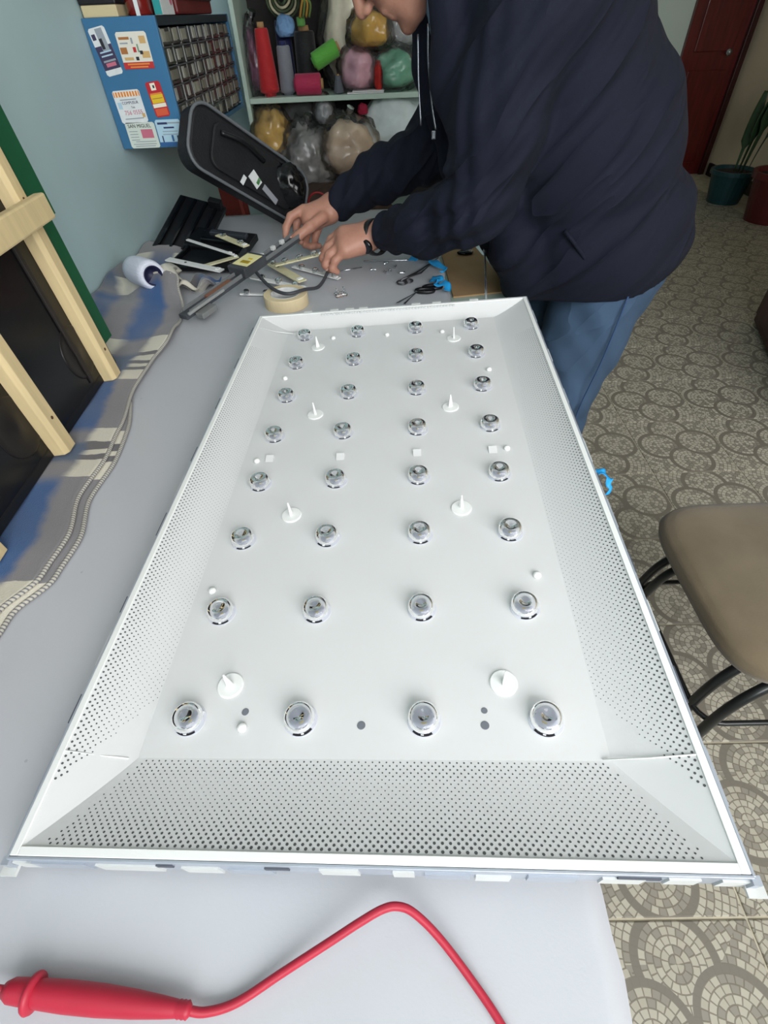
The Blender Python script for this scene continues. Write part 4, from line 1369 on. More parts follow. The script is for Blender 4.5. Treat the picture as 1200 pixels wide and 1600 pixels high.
def film_material():
    N = NT('clear_plastic_film')
    t = N.t
    out = t.nodes['Material Output']
    tr = t.nodes.new('ShaderNodeBsdfTransparent')
    gl = t.nodes.new('ShaderNodeBsdfGlossy')
    gl.inputs['Roughness'].default_value = 0.18
    df = t.nodes.new('ShaderNodeBsdfDiffuse')
    df.inputs[0].default_value = (0.75, 0.77, 0.78, 1)
    m1 = t.nodes.new('ShaderNodeMixShader')
    m1.inputs[0].default_value = 0.05
    m2 = t.nodes.new('ShaderNodeMixShader')
    fr = t.nodes.new('ShaderNodeFresnel')
    fr.inputs[0].default_value = 1.5
    t.links.new(tr.outputs[0], m1.inputs[1])
    t.links.new(df.outputs[0], m1.inputs[2])
    t.links.new(fr.outputs[0], m2.inputs[0])
    t.links.new(m1.outputs[0], m2.inputs[1])
    t.links.new(gl.outputs[0], m2.inputs[2])
    t.links.new(m2.outputs[0], out.inputs['Surface'])
    return N.m


FILM = film_material()


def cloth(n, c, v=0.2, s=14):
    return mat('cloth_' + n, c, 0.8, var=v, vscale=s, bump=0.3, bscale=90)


# on the shelf
bag('yarn_bag', 'clear bag of purple yarn at the left end of the shelf', (-0.515, 2.80, SZ + 0.10), (0.032, 0.10, 0.125), cloth('purple', (110, 58, 92)), 1.3)
bag('cream_bag', 'clear bag of cream fabric behind the mustard bag', (-0.115, 2.83, SZ + 0.17), (0.115, 0.075, 0.21), cloth('cream', (232, 224, 200)), 2.2)
bag('pink_bag', 'bag of pale pink fabric on the shelf below the mustard one', (-0.085, 2.75, SZ + 0.068), (0.080, 0.075, 0.085), cloth('pink', (226, 172, 188)), 3.7)
bag('mustard_bag', 'clear bag of mustard yellow fabric on top of the pink bag', (-0.035, 2.73, SZ + 0.185), (0.082, 0.07, 0.070), cloth('mustard', (206, 160, 58)), 4.1)
bag('green_bag', 'bag of sea green fabric at the right end of the shelf', (0.060, 2.75, SZ + 0.062), (0.100, 0.08, 0.078), cloth('seagreen', (104, 170, 140)), 5.5)
bag('grey_bag', 'clear crinkled bag of grey fabric above the green bag', (0.085, 2.80, SZ + 0.19), (0.085, 0.08, 0.085), cloth('silver', (146, 150, 150)), 6.4)
bag('red_scrap', 'small piece of red cloth between the pink and green bags', (-0.005, 2.70, SZ + 0.045), (0.018, 0.03, 0.055), cloth('scarlet', (176, 36, 30)), 7.7, film=False, cat='cloth')
bag('blue_tuft', 'pale blue plastic bundle on top of the navy cone', (-0.372, 2.79, SZ + 0.205), (0.040, 0.04, 0.040), cloth('paleblue', (120, 160, 206)), 8.9, film=False, cat='bundle')
yn = thing('cord_coil', 'coiled green and cream striped cord above the navy cone', 'cord', (-0.37, 2.80, SZ + 0.24))
for k in range(5):
    rr = 0.018 + 0.011 * k
    MB().tube([(-0.372 + rr * math.cos(a), 2.765 + 0.012 * k + 0.02 * math.sin(a * 2 + k), SZ + 0.285 + rr * 0.9 * math.sin(a)) for a in [2 * math.pi * i / 28 for i in range(28)]], 0.0048, 7, closed=True).build(
        'loop', (mat('cord_green', (72, 86, 62), 0.7), mat('cord_cream', (196, 190, 160), 0.7))[k % 2], yn, smooth=True)
gy = thing('cord_bundle', 'small bundle of ochre and green cord beside the coil', 'cord', (-0.29, 2.72, SZ + 0.23))
for k in range(4):
    MB().tube(spline([(-0.30 + 0.012 * k, 2.70, SZ + 0.23), (-0.285 + 0.010 * k, 2.69, SZ + 0.27), (-0.27 - 0.008 * k, 2.70, SZ + 0.30), (-0.25 + 0.01 * k, 2.71, SZ + 0.34)], 5), 0.0045, 6).build('strand', (mat('cord_ochre', (170, 130, 52), 0.7), mat('cord_leaf', (98, 122, 62), 0.7))[k % 2], gy, smooth=True)
# under the shelf
bag('yellow_bag', 'clear bag of golden yellow fabric under the shelf beside the cabinet', (-0.480, 2.72, 0.905), (0.090, 0.09, 0.105), cloth('gold', (214, 174, 84), 0.45, 9), 9.1, crumple=0.22)
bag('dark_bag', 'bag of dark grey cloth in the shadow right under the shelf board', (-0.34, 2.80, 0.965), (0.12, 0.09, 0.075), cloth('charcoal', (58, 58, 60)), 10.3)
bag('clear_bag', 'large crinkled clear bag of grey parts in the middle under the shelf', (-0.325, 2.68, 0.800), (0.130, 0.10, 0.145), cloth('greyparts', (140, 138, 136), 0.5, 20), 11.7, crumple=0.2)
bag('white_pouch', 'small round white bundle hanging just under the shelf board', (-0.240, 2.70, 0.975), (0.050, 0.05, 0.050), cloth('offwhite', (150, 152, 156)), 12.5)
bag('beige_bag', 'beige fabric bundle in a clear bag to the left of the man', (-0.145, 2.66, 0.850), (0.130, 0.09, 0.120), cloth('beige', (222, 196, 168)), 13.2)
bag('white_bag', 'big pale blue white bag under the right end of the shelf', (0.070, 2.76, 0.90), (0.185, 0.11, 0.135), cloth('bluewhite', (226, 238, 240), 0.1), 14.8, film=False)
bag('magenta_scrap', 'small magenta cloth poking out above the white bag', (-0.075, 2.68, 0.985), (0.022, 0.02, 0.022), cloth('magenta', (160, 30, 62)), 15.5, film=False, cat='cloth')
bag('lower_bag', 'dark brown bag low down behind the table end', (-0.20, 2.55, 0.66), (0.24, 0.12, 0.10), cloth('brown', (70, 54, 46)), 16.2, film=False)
rcase = thing('red_plank', 'dark red wooden board leaning in the corner behind the table', 'board', (-0.60, 2.45, 0.3))
MB().box((0, 0, 0.30), (0.10, 0.03, 0.62), xf((-0.60, 2.40, 0.26), 0, -3, 0)).build('board', mat('board_red', (112, 40, 34), 0.5, var=0.2), rcase, bevel=0.003)
MB().box((0.03, -0.018, 0.30), (0.012, 0.008, 0.60), xf((-0.60, 2.40, 0.26), 0, -3, 0)).build('edge_strip', mat('board_edge', (150, 70, 60), 0.5), rcase)
MB().box((-0.60, 2.42, 0.13), (0.12, 0.12, 0.26)).build('foot_block', mat('board_red', (112, 40, 34)), rcase, bevel=0.003)

# black padded case leaning at the end of the table
BAGM = mat('nylon_black', (24, 25, 29), 0.6, var=0.2, vscale=30, bump=0.3, bscale=200)
_ca, _cb = Vector((-0.290, 1.925, 0.830)), Vector((-0.530, 1.690, 1.060))
_az = (_cb - _ca).normalized()
_ay = Vector((-0.30, 0.80, -0.50))
_ay = (_ay - _az * _ay.dot(_az)).normalized()
_ax = _ay.cross(_az)
BM = Matrix.Translation((_ca + _cb) / 2) @ Matrix((_ax, _ay, _az)).transposed().to_4x4()
# local: z runs up to the left along the case, x across, y thickness
bg = thing('black_case', 'long black padded case with grey piping leaning at the end of the table', 'case', (-0.36, 1.93, T))


def rrect(w, h, r, n=6):
    out = []
    for cx, cz, a0 in ((w - r, h - r, 0), (-w + r, h - r, 90), (-w + r, -h + r, 180), (w - r, -h + r, 270)):
        for i in range(n + 1):
            a = R(a0 + 90 * i / n)
            out.append((cx + r * math.cos(a), cz + r * math.sin(a)))
    return out


X90 = rotm(90, 0, 0)
MB().prism(rrect(0.082, 0.215, 0.05), -0.030, 0.030, BM @ X90).build('shell', BAGM, bg, bevel=0.012, smooth=False)
MB().tube([(x, -0.031, zc) for x, zc in rrect(0.081, 0.214, 0.05)], 0.0045, 8, BM, closed=True).build('piping', mat('piping_grey', (104, 108, 112), 0.5), bg, smooth=True)
MB().prism(rrect(0.060, 0.150, 0.03), 0.030, 0.040, BM @ X90).build('front_pocket', BAGM, bg, bevel=0.006)
MB().tube(spline([(0.03, -0.044, 0.13), (0.036, -0.060, 0.06), (0.03, -0.046, -0.02)], 8), 0.007, 8, BM).build('handle', BLK, bg, smooth=True)
for px, pz, w, h, m, a in ((-0.050, 0.040, 0.026, 0.012, PAPER, 20), (-0.030, 0.000, 0.030, 0.040, PAPER, 30), (-0.030, -0.012, 0.020, 0.010, mat('tag_green', (60, 150, 60), 0.5), 20), (-0.046, -0.060, 0.018, 0.060, mat('tag_grey', (150, 152, 160), 0.5), 20)):
    MB().box((0, 0, 0), (w, 0.002, h), BM @ Matrix.Translation((px, -0.042, pz)) @ rotm(0, a, 0)).build('tag', m, bg)
bag_mesh(tuple(BM @ Vector((0.0, -0.030, -0.125))), (0.055, 0.028, 0.060), 21.5, amp=0.2, crumple=0.16).build('film_wrap', mat('black_film', (14, 14, 17), 0.2), bg, smooth=True)
tag(MB().tube([(-0.225 + 0.034 * math.cos(a), 1.97, T + 0.037 + 0.034 * math.sin(a)) for a in [2 * math.pi * i / 24 for i in range(24)]], 0.0035, 7, closed=True).build('red_wire', mat('wire_red', (150, 30, 34), 0.5), smooth=True), 'thin red wire ring behind the farther wrist', 'wire')

# ================================================================ THE MAN
def skin_material():
    N = NT('skin')
    tc = N.t.nodes.new('ShaderNodeTexCoord')
    n = N.noise(tc.outputs['Object'], 26, 4)
    n2 = N.noise(tc.outputs['Object'], 160, 3)
    c = N.mix(n, lin((192, 146, 124)), lin((166, 114, 96)))
    c = N.mix(N.math('MULTIPLY', n2, 0.25), c, lin((150, 88, 76)))
    N.t.links.new(c, N.b.inputs['Base Color'])
    N.b.inputs['Roughness'].default_value = 0.5
    N.b.inputs['Subsurface Weight'].default_value = 0.08
    N.b.inputs['Subsurface Radius'].default_value = (0.01, 0.004, 0.002)
    N.bump(n2, 0.35, 0.0015)
    return N.m


SKIN = skin_material()
H = 0.0036
HC = np.array((0.022, 1.42, 1.378))
Fd = np.array((-0.6, 0.0, -0.8))
Ud = np.array((-0.8, 0.0, 0.6))
Sd = np.array((0.0, 1.0, 0.0))


def hp(f, u, s=0.0):
    return HC + Fd * f + Ud * u + Sd * s


AX = [Fd, Sd, Ud]
bd = SDF((-0.32, 1.12, 0.0), (0.78, 1.76, 1.56), H)
# head
bd.ell(hp(-0.018, 0.035), (0.098, 0.076, 0.096), 0.02, AX)
bd.ell(hp(0.028, -0.045), (0.066, 0.058, 0.074), 0.03, AX)
bd.cone(hp(0.052, -0.100, -0.016), hp(0.052, -0.100, 0.016), 0.024, 0.024, 0.02)
bd.ell(hp(0.074, -0.106), (0.018, 0.022, 0.017), 0.012, AX)
bd.cone(hp(-0.02, -0.075, -0.052), hp(0.05, -0.095, -0.026), 0.022, 0.02, 0.02)
bd.cone(hp(-0.02, -0.075, 0.052), hp(0.05, -0.095, 0.026), 0.022, 0.02, 0.02)
bd.cone(hp(0.090, 0.022), hp(0.113, -0.018), 0.009, 0.014, 0.012)
for s in (-1, 1):
    bd.ell(hp(0.104, -0.026, s * 0.013), (0.012, 0.009, 0.009), 0.006, AX)
    bd.ell(hp(0.070, -0.018, s * 0.040), (0.022, 0.024, 0.020), 0.02, AX)
    bd.cone(hp(0.074, 0.035, s * 0.042), hp(0.086, 0.036, s * 0.012), 0.012, 0.012, 0.01)
    bd.ell(hp(0.074, 0.012, s * 0.032), (0.014, 0.015, 0.010), 0.006, AX)
    bd.ell(hp(-0.012, -0.002, s * 0.080), (0.020, 0.009, 0.032), 0.006, AX)
bd.cone(hp(0.084, -0.056, -0.016), hp(0.084, -0.056, 0.016), 0.010, 0.010, 0.006)
bd.cone(hp(0.080, -0.072, -0.013), hp(0.080, -0.072, 0.013), 0.010, 0.010, 0.006)
# neck, torso, legs under the clothes
bd.cone(hp(-0.035, -0.05), (0.24, 1.42, 1.34), 0.058, 0.064, 0.03)
bd.chain([(0.30, 1.42, 1.26), (0.44, 1.42, 1.04), (0.54, 1.42, 0.88)], [0.13, 0.13, 0.13], 0.05)
bd.cone((0.28, 1.27, 1.28), (0.28, 1.57, 1.28), 0.075, 0.075, 0.04)
for yy in (1.315, 1.525):
    bd.chain([(0.56, yy, 0.82), (0.53, yy, 0.46), (0.555, yy, 0.09)], [0.095, 0.065, 0.048], 0.03)
    bd.cone((0.56, yy, 0.05), (0.43, yy, 0.035), 0.045, 0.032, 0.02)
# near (left) arm
bd.chain([(0.27, 1.25, 1.27), (0.19, 1.215, 0.965), (-0.03, 1.405, 0.872)], [0.058, 0.045, 0.031], 0.02)
# far (right) arm
bd.chain([(0.27, 1.59, 1.27), (0.14, 1.66, 1.00), (-0.139, 1.60, 0.895)], [0.058, 0.045, 0.031], 0.02)
# far hand: palm, four fingers, thumb
bd.cone((-0.142, 1.598, 0.893), (-0.205, 1.575, 0.880), 0.029, 0.027, 0.02)
bd.cone((-0.150, 1.575, 0.880), (-0.205, 1.560, 0.862), 0.024, 0.022, 0.02)
bd.cone((-0.160, 1.590, 0.878), (-0.205, 1.585, 0.866), 0.024, 0.022, 0.02)
fr = [0.0125, 0.0112, 0.0100, 0.0085]
bd.chain([(-0.222, 1.575, 0.894), (-0.259, 1.560, 0.880), (-0.274, 1.545, 0.857), (-0.276, 1.530, 0.838)], fr, 0.005)
bd.chain([(-0.222, 1.592, 0.878), (-0.250, 1.590, 0.856), (-0.252, 1.568, 0.830), (-0.238, 1.545, 0.820)], fr, 0.005)
bd.chain([(-0.204, 1.588, 0.856), (-0.224, 1.583, 0.826), (-0.228, 1.558, 0.808), (-0.211, 1.542, 0.806)], fr, 0.005)
bd.chain([(-0.182, 1.578, 0.852), (-0.199, 1.570, 0.822), (-0.201, 1.550, 0.806), (-0.186, 1.540, 0.808)], [0.011, 0.0100, 0.0090, 0.0078], 0.005)
bd.chain([(-0.168, 1.548, 0.878), (-0.203, 1.518, 0.864), (-0.237, 1.504, 0.846), (-0.260, 1.502, 0.838)], [0.0155, 0.0140, 0.0118, 0.0090], 0.007)
# near hand
bd.cone((-0.035, 1.405, 0.872), (-0.100, 1.398, 0.872), 0.029, 0.026, 0.02)
bd.cone((-0.045, 1.385, 0.866), (-0.100, 1.372, 0.862), 0.027, 0.024, 0.02)
bd.cone((-0.055, 1.370, 0.860), (-0.098, 1.352, 0.852), 0.022, 0.020, 0.02)
bd.chain([(-0.108, 1.415, 0.880), (-0.138, 1.415, 0.860), (-0.155, 1.408, 0.838), (-0.163, 1.398, 0.828)], fr, 0.005)
bd.chain([(-0.116, 1.390, 0.870), (-0.146, 1.385, 0.850), (-0.161, 1.376, 0.828), (-0.156, 1.372, 0.812)], fr, 0.005)
bd.chain([(-0.114, 1.366, 0.858), (-0.141, 1.357, 0.842), (-0.153, 1.351, 0.820), (-0.143, 1.352, 0.808)], fr, 0.005)
bd.chain([(-0.104, 1.348, 0.849), (-0.127, 1.340, 0.832), (-0.135, 1.336, 0.815), (-0.124, 1.340, 0.806)], [0.011, 0.0100, 0.0090, 0.0078], 0.005)
bd.chain([(-0.070, 1.425, 0.872), (-0.115, 1.440, 0.857), (-0.146, 1.430, 0.840), (-0.164, 1.414, 0.830)], [0.0155, 0.0140, 0.0118, 0.0090], 0.007)
man = bd.mb().build('person', SKIN, smooth=True)
tag(man, 'man in navy jacket and blue jeans leaning over the table', 'person')
del bd
# finger nails
NAIL = mat('finger_nail', (214, 168, 150), 0.3)
for p, q in (((-0.2585, 1.4945, 0.8435), (-0.257, 1.502, 0.838)), ((-0.1545, 1.3640, 0.8165), (-0.156, 1.372, 0.812)), ((-0.1500, 1.3445, 0.8130), (-0.143, 1.352, 0.808))):
    MB().lathe([(0.0062, 0), (0.0058, 0.0008), (0.003, 0.0014), (0, 0.0016)], 12, align(p, tuple(2 * a - b for a, b in zip(p, q)))).build('finger_nail', NAIL, man, smooth=True)
# eyes and hair
for s in (-1, 1):
    p = hp(0.083, 0.010, s * 0.032)
    MB().lathe([(0.0, -0.010), (0.007, -0.007), (0.010, 0.0), (0.007, 0.007), (0.0, 0.010)], 14, Matrix.Translation(tuple(p))).build('eye', mat('eye_white', (225, 220, 214), 0.2), man, smooth=True)
hs = SDF((-0.14, 1.30, 1.28), (0.20, 1.54, 1.56), 0.005)
hs.ell(hp(-0.026, 0.042), (0.102, 0.082, 0.100), 0.02, AX)
hs.cut(lambda X, Y, Z: ((X - HC[0]) * Fd[0] + (Z - HC[2]) * Fd[2] - 0.045) + 0.6 * np.maximum(0, -((X - HC[0]) * Ud[0] + (Z - HC[2]) * Ud[2] + 0.02)))
hs.cut(lambda X, Y, Z: -((X - HC[0]) * Ud[0] + (Z - HC[2]) * Ud[2]) - 0.055)
hs.mb().build('hair', mat('hair_dark_grey', (52, 48, 46), 0.6, var=0.4, vscale=90, stretch=(1, 6, 1)), man, smooth=True)

# ---- jacket


def drape_material(name, col, amount, sx, st, sy, weave):
    """cloth with long slanted creases as fine relief"""
    N = NT(name)
    tc = N.t.nodes.new('ShaderNodeTexCoord')
    s = N.t.nodes.new('ShaderNodeSeparateXYZ')
    N.t.links.new(tc.outputs['Object'], s.inputs[0])
    X, Y, Z = s.outputs
    t = N.math('ADD', N.math('MULTIPLY', X, 0.62), N.math('MULTIPLY', Z, 0.78))
    n = N.math('SUBTRACT', N.math('MULTIPLY', Z, 0.62), N.math('MULTIPLY', X, 0.78))
    c = N.combine(N.math('MULTIPLY', n, sx), N.math('MULTIPLY', t, st), N.math('MULTIPLY', Y, sy))
    a = N.noise(c, 1.0, 2)
    ridge = N.math('ABSOLUTE', N.math('SUBTRACT', a, 0.5))
    ridge = N.math('POWER', N.math('SUBTRACT', 1.0, N.math('MULTIPLY', ridge, 2.0)), 4.5)
    fine = N.noise(tc.outputs['Object'], weave, 2)
    N.bump(N.math('ADD', ridge, N.math('MULTIPLY', fine, 0.02)), 1.0, amount)
    v = N.noise(tc.outputs['Object'], 6, 4)
    N.t.links.new(N.mix(v, lin(tuple(q * 0.86 for q in col)), lin(tuple(min(255, q * 1.12) for q in col))), N.b.inputs['Base Color'])
    N.b.inputs['Roughness'].default_value = 0.85
    N.b.inputs['Specular IOR Level'].default_value = 0.3
    return N.m


JK = drape_material('jacket_navy', (17, 21, 37), 0.012, 11.0, 1.8, 4.0, 420)
j = SDF((-0.20, 1.10, 0.68), (0.82, 1.78, 1.50), 0.0055)
for dy in (-0.035, 0.035):
    j.chain([(0.535, 1.42 + dy, 0.76), (0.530, 1.42 + dy, 0.86), (0.466, 1.42 + dy, 1.02), (0.374, 1.42 + dy, 1.16), (0.312, 1.42 + dy, 1.28)], [0.194, 0.200, 0.195, 0.185, 0.178], 0.05)
j.cone((0.572, 1.38, 0.86), (0.572, 1.46, 0.86), 0.162, 0.162, 0.05)
j.cone((0.29, 1.27, 1.32), (0.29, 1.57, 1.32), 0.105, 0.105, 0.05)
j.cone((0.20, 1.36, 1.39), (0.20, 1.48, 1.39), 0.060, 0.060, 0.03)           # collar
# front flaps hanging open
j.chain([(0.135, 1.30, 1.33), (0.155, 1.28, 1.18), (0.225, 1.29, 1.00), (0.330, 1.31, 0.86), (0.375, 1.32, 0.77)], [0.045, 0.045, 0.05, 0.06, 0.06], 0.04)
j.chain([(0.105, 1.51, 1.33), (0.110, 1.51, 1.18), (0.20, 1.52, 1.00), (0.35, 1.52, 0.80)], [0.035, 0.035, 0.05, 0.06], 0.03)
# sleeves
j.chain([(0.27, 1.235, 1.29), (0.225, 1.205, 1.12), (0.195, 1.208, 0.975), (0.10, 1.285, 0.920), (0.020, 1.357, 0.893)], [0.098, 0.088, 0.074, 0.062, 0.047], 0.03)
j.chain([(0.27, 1.60, 1.28), (0.215, 1.64, 1.14), (0.145, 1.660, 1.005), (0.00, 1.630, 0.955), (-0.118, 1.602, 0.903)], [0.098, 0.088, 0.076, 0.062, 0.046], 0.03)


def folds(X, Y, Z):
    # drapes from shoulder/armpit towards the hip, sleeve rings, broad cloth waves
    w = np.zeros_like(X)
    t = (X * 0.75 + Z * 0.66)
    n = (-X * 0.66 + Z * 0.75)
    body = 1 / (1 + np.exp(-(X - 0.20) / 0.03))
    w += body * 0.011 * (1 - 2 * np.abs(np.sin(n * 13 + 1.3 * np.sin(t * 7) + Y * 3))) * (0.35 + 0.65 * np.sin(t * 5 + n * 3) ** 2)
    w += body * 0.005 * np.sin(n * 58 + 3.0 * np.sin(t * 6 + 1) + Y * 9) * np.sin(t * 8 + 2) ** 2
    slv = 1 - body
    w += slv * 0.0040 * np.sin(X * 105 + 14 * Z + 3 * np.sin(Y * 30))
    el = np.exp(-((X - 0.17) ** 2 + (Y - 1.22) ** 2 + (Z - 0.97) ** 2) / 0.010)
    w += el * 0.010 * np.sin((X * 0.5 - Z) * 110)
    w += 0.004 * np.sin(X * 17 + Z * 9) * np.sin(Y * 15 + Z * 12)
    # pocket welt
    return w


j.disp(folds)
j.cut(lambda X, Y, Z: (0.752 + 0.16 * (X - 0.40) + 0.010 * np.sin(Y * 23 + X * 15)) - Z)
jk = j.mb().build('jacket', JK, man, smooth=True)
del j
# jacket pocket, zip, shirt
MB().tube(spline([(0.395, 1.195, 0.925), (0.440, 1.185, 0.880), (0.475, 1.190, 0.838)], 6), 0.0045, 7).build('pocket_welt', JK, jk, smooth=True)
SHIRT = mat('shirt_light_blue', (132, 164, 190), 0.7, var=0.06, vscale=30)
sm = SDF((0.04, 1.34, 1.12), (0.22, 1.52, 1.45), 0.004)
sm.chain([(0.150, 1.425, 1.40), (0.128, 1.405, 1.31), (0.140, 1.40, 1.22)], [0.045, 0.040, 0.028], 0.02)
sm.mb().build('shirt', SHIRT, man, smooth=True)
ZIP = mat('zip_metal', (150, 154, 162), 0.25, metal=0.9)
zp = MB().tube(spline([(0.098, 1.352, 1.255), (0.100, 1.350, 1.20), (0.110, 1.345, 1.13), (0.119, 1.340, 1.09)], 6), 0.0026, 6).build('zip', ZIP, jk, smooth=True)
MB().tube(spline([(0.080, 1.385, 1.24), (0.082, 1.375, 1.17), (0.088, 1.365, 1.095)], 6), 0.0022, 6).build('zip', ZIP, jk, smooth=True)
MB().box((0.114, 1.338, 1.082), (0.010, 0.005, 0.016)).build('zip_puller', ZIP, jk, bevel=0.002)
# cuffs

# ---- watch on the near wrist
wd = (Vector((-0.03, 1.405, 0.872)) - Vector((0.10, 1.285, 0.920))).normalized()
wc = Vector((-0.022, 1.390, 0.869))
Mw = Matrix.Translation(wc) @ wd.to_track_quat('Z', 'Y').to_matrix().to_4x4()
wt = thing('wrist_watch', 'black wrist watch on the nearer wrist at the jacket cuff', 'watch', tuple(wc))
MB().lathe([(0.0380, -0.010), (0.0420, -0.009), (0.0428, 0.0), (0.0420, 0.009), (0.0380, 0.010), (0.0380, -0.010)], 32, Mw, caps=False).build('strap', BLK, wt, smooth=True)
wn = Vector((-0.50, -0.72, -0.22)).normalized()
Mc = Matrix.Translation(wc + wn * 0.0400) @ wn.to_track_quat('Z', 'Y').to_matrix().to_4x4()
MB().lathe([(0.0, 0), (0.017, 0), (0.018, 0.003), (0.0165, 0.009), (0.0, 0.0095)], 28, Mc).build('case', BLK2, wt, smooth=True)
MB().lathe([(0.0, 0.0096), (0.014, 0.0096), (0.0, 0.0102)], 24, Mc).build('dial', mat('watch_dial', (30, 34, 44), 0.15), wt)

# ---- jeans
JN = drape_material('denim_blue', (66, 88, 114), 0.007, 7.0, 2.5, 5.0, 500)
q = SDF((0.34, 1.14, 0.03), (0.80, 1.72, 1.00), 0.0065)
q.cone((0.575, 1.36, 0.84), (0.575, 1.48, 0.84), 0.150, 0.150, 0.04)
q.cone((0.60, 1.36, 0.80), (0.60, 1.48, 0.80), 0.120, 0.120, 0.04)
for yy in (1.315, 1.53):
    q.chain([(0.565, yy, 0.80), (0.545, yy, 0.62), (0.532, yy, 0.46), (0.530, yy, 0.34), (0.550, yy, 0.09)], [0.128, 0.112, 0.092, 0.082, 0.078], 0.02)
q.disp(lambda X, Y, Z: 0.0030 * np.sin((Z * 0.5 + X * 0.9) * 46 + 3 * np.sin(Y * 14)) + 0.0016 * np.sin(Z * 60 + X * 80 + Y * 22))
q.cut(lambda X, Y, Z: 0.07 - Z)
jn = q.mb().build('jeans', JN, man, smooth=True)
del q
MB().tube(spline([(0.575, 1.185, 0.78), (0.560, 1.186, 0.62), (0.545, 1.205, 0.46), (0.545, 1.222, 0.30)], 8), 0.0022, 6).build('side_seam', mat('denim_seam', (52, 78, 116), 0.8), jn, smooth=True)
for yy in (1.315, 1.525):
    s2 = SDF((0.34, yy - 0.08, 0.0), (0.66, yy + 0.08, 0.16), 0.006)
    s2.cone((0.575, yy, 0.055), (0.42, yy, 0.045), 0.055, 0.044, 0.02)
    s2.cut(lambda X, Y, Z: 0.004 - Z)
    s2.mb().build('shoe', mat('shoe_black', (30, 28, 28), 0.4), man, smooth=True)

# ================================================================ STOOL
SEATM = mat('suede_brown', (98, 86, 66), 0.9, col2=(124, 110, 88), vscale=5, bump=0.2, bscale=260, sheen=0.3)
TUBE = mat('tube_black', (34, 36, 36), 0.35, coat=0.3)
sl = thing('stool', 'brown suede padded stool with black tubular legs', 'stool', (0.785, 0.585, 0))


def seat_fn(u, v):
    a = 2 * math.pi * u
    e = 0.42
    cx, sy = math.copysign(abs(math.cos(a)) ** e, math.cos(a)), math.copysign(abs(math.sin(a)) ** e, math.sin(a))
    prof = [(0.0, 0.492), (0.35, 0.492), (0.70, 0.490), (0.90, 0.485), (0.975, 0.474), (1.0, 0.458), (0.985, 0.444), (0.93, 0.438), (0.5, 0.438), (0.0, 0.438)]
    i = v * (len(prof) - 1)
    k = min(int(i), len(prof) - 2)
    r = prof[k][0] + (prof[k + 1][0] - prof[k][0]) * (i - k)
    z = prof[k][1] + (prof[k + 1][1] - prof[k][1]) * (i - k)
    return (0.785 + 0.212 * r * cx, 0.580 + 0.212 * r * sy, z)


MB().grid(seat_fn, 72, 27).build('seat', SEATM, sl, smooth=True)
MB().box((0.785, 0.58, 0.432), (0.34, 0.34, 0.012)).build('seat_board', BLK, sl, bevel=0.004)
for sx in (-1, 1):
    X = lambda x: x if sx < 0 else 1.57 - x
    for k, (y0, dy) in enumerate(((0.685, 0.0), (0.655, 0.0), (0.445, 0.0), (0.395, 0.0))):
        yo = 0.03 if y0 > 0.5 else -0.035
        MB().tube(spline([(X(0.70), y0, 0.436), (X(0.655), y0 + yo * 0.2, 0.425), (X(0.612), y0 + yo * 0.5, 0.380), (X(0.590), y0 + yo * 0.7, 0.30), (X(0.575), y0 + yo, 0.15), (X(0.565), y0 + yo * 1.2, 0.008)], 6), 0.0095, 12).build('leg', TUBE, sl, smooth=True)
MB().tube([(x, y, 0.285) for x, y in [(0.785 + a, 0.545 + b) for a, b in rrect(0.200, 0.168, 0.045)]], 0.0055, 10, closed=True).build('footrest_ring', TUBE, sl, smooth=True)

# ================================================================ FAR CORNER: PLANTS, BROWN CABINET
LEAF = mat('leaf_green', (46, 70, 44), 0.45, var=0.25, vscale=10)
SOIL = mat('soil', (44, 34, 28), 0.95, bump=0.6, bscale=60)


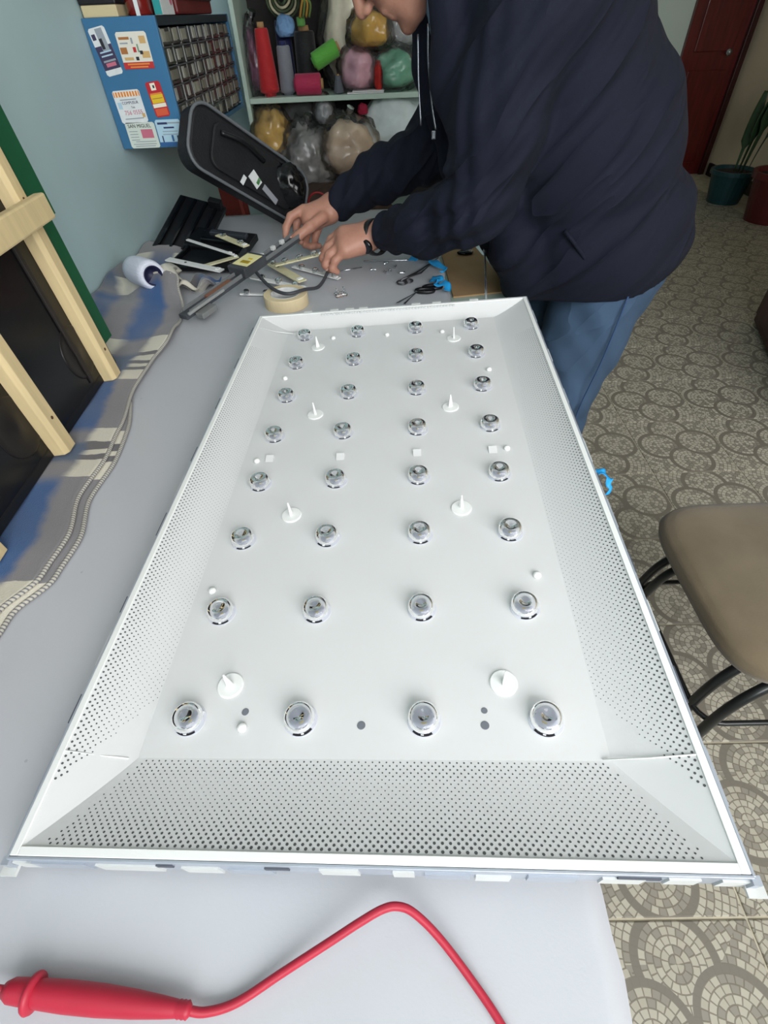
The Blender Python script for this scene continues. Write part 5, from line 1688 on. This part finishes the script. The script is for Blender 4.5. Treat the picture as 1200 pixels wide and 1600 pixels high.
def pot_plant(loc, r, h, m, label, leaves, potname):
    t = thing(potname, label, 'plant', loc)
    M = Matrix.Translation(loc)
    MB().lathe([(0.0, 0), (r * 0.74, 0), (r * 0.96, h * 0.86), (r * 1.06, h * 0.87), (r * 1.06, h), (r * 0.94, h), (r * 0.90, h * 0.9), (0.0, h * 0.9)], 28, M).build('pot', m, t, smooth=False)
    MB().lathe([(r * 0.90, h * 0.90), (r * 0.5, h * 0.93), (0, h * 0.94)], 20, M).build('soil', SOIL, t)
    for (dx, dy, L, droop, w, a0) in leaves:
        p0 = Vector((loc[0] + dx * 0.3, loc[1] + dy * 0.3, loc[2] + h * 0.92))
        d = Vector((dx, dy, 0))

        def fn(u, v, p0=p0, d=d, L=L, droop=droop, w=w):
            s = v * L
            q = p0 + d * (s * (0.25 + 0.75 * v)) + Vector((0, 0, s * (1 - droop * v * v)))
            side = Vector((-d.y, d.x, 0))
            if side.length < 1e-4:
                side = Vector((1, 0, 0))
            side.normalize()
            ww = w * (0.25 + math.sin(math.pi * min(1, v * 0.9 + 0.06)) * 0.9) * (1 if v > 0.35 else 0.35)
            q = q + side * ((u - 0.5) * ww) + Vector((0, 0, -abs(u - 0.5) * ww * 0.3 * -1))
            return tuple(q)
        MB().grid(fn, 4, 14).build('leaf', LEAF, t, smooth=True, solid=0.002)
    return t


pot_plant((2.98, 4.98, 0), 0.17, 0.24, mat('pot_teal', (28, 66, 72), 0.4, var=0.1), 'leafy plant in a dark teal pot beside the red door', [(0.06, -0.10, 0.75, 0.25, 0.12, 0), (0.18, -0.05, 0.95, 0.35, 0.14, 0), (0.02, 0.02, 0.55, 0.05, 0.07, 0), (0.30, -0.12, 0.80, 0.45, 0.13, 0), (0.10, -0.20, 1.0, 0.30, 0.15, 0)], 'potted_plant')
pot_plant((3.05, 4.42, 0), 0.21, 0.33, mat('pot_red', (92, 30, 32), 0.45, var=0.15), 'leafy plant in a dark red pot nearer than the teal one', [(0.12, -0.06, 0.9, 0.3, 0.16, 0), (0.02, 0.10, 0.8, 0.2, 0.14, 0), (0.2, 0.05, 0.7, 0.5, 0.13, 0), (-0.05, 0.02, 0.75, 0.15, 0.08, 0)], 'potted_plant')
bc = thing('brown_cabinet', 'dark reddish brown wooden cabinet at the right edge of the room', 'cabinet', (2.07, 2.04, 0))
MAH = mat('mahogany', (70, 34, 32), 0.45, var=0.25, vscale=4, stretch=(1, 6, 1))
Mb = xf((2.07, 2.04, 0), 0, 0, -18.8)
MB().box((0, 0, 0.45), (0.50, 1.10, 0.86), Mb).build('body', MAH, bc, bevel=0.004)
MB().box((0, 0, 0.90), (0.54, 1.14, 0.03), Mb).build('top', MAH, bc, bevel=0.004)
for y in (-0.27, 0.27):
    d = MB().box((-0.258, y, 0.45), (0.016, 0.50, 0.76), Mb).build('door', MAH, bc, bevel=0.003)
    MB().lathe([(0, 0), (0.012, 0), (0.014, 0.02), (0, 0.022)], 12, Mb @ xf((-0.266, y * 0.3, 0.5), 0, -90)).build('knob', STEEL, d, smooth=True)
MB().box((0, 0, 0.012), (0.46, 1.06, 0.024), Mb).build('plinth', BLK, bc)
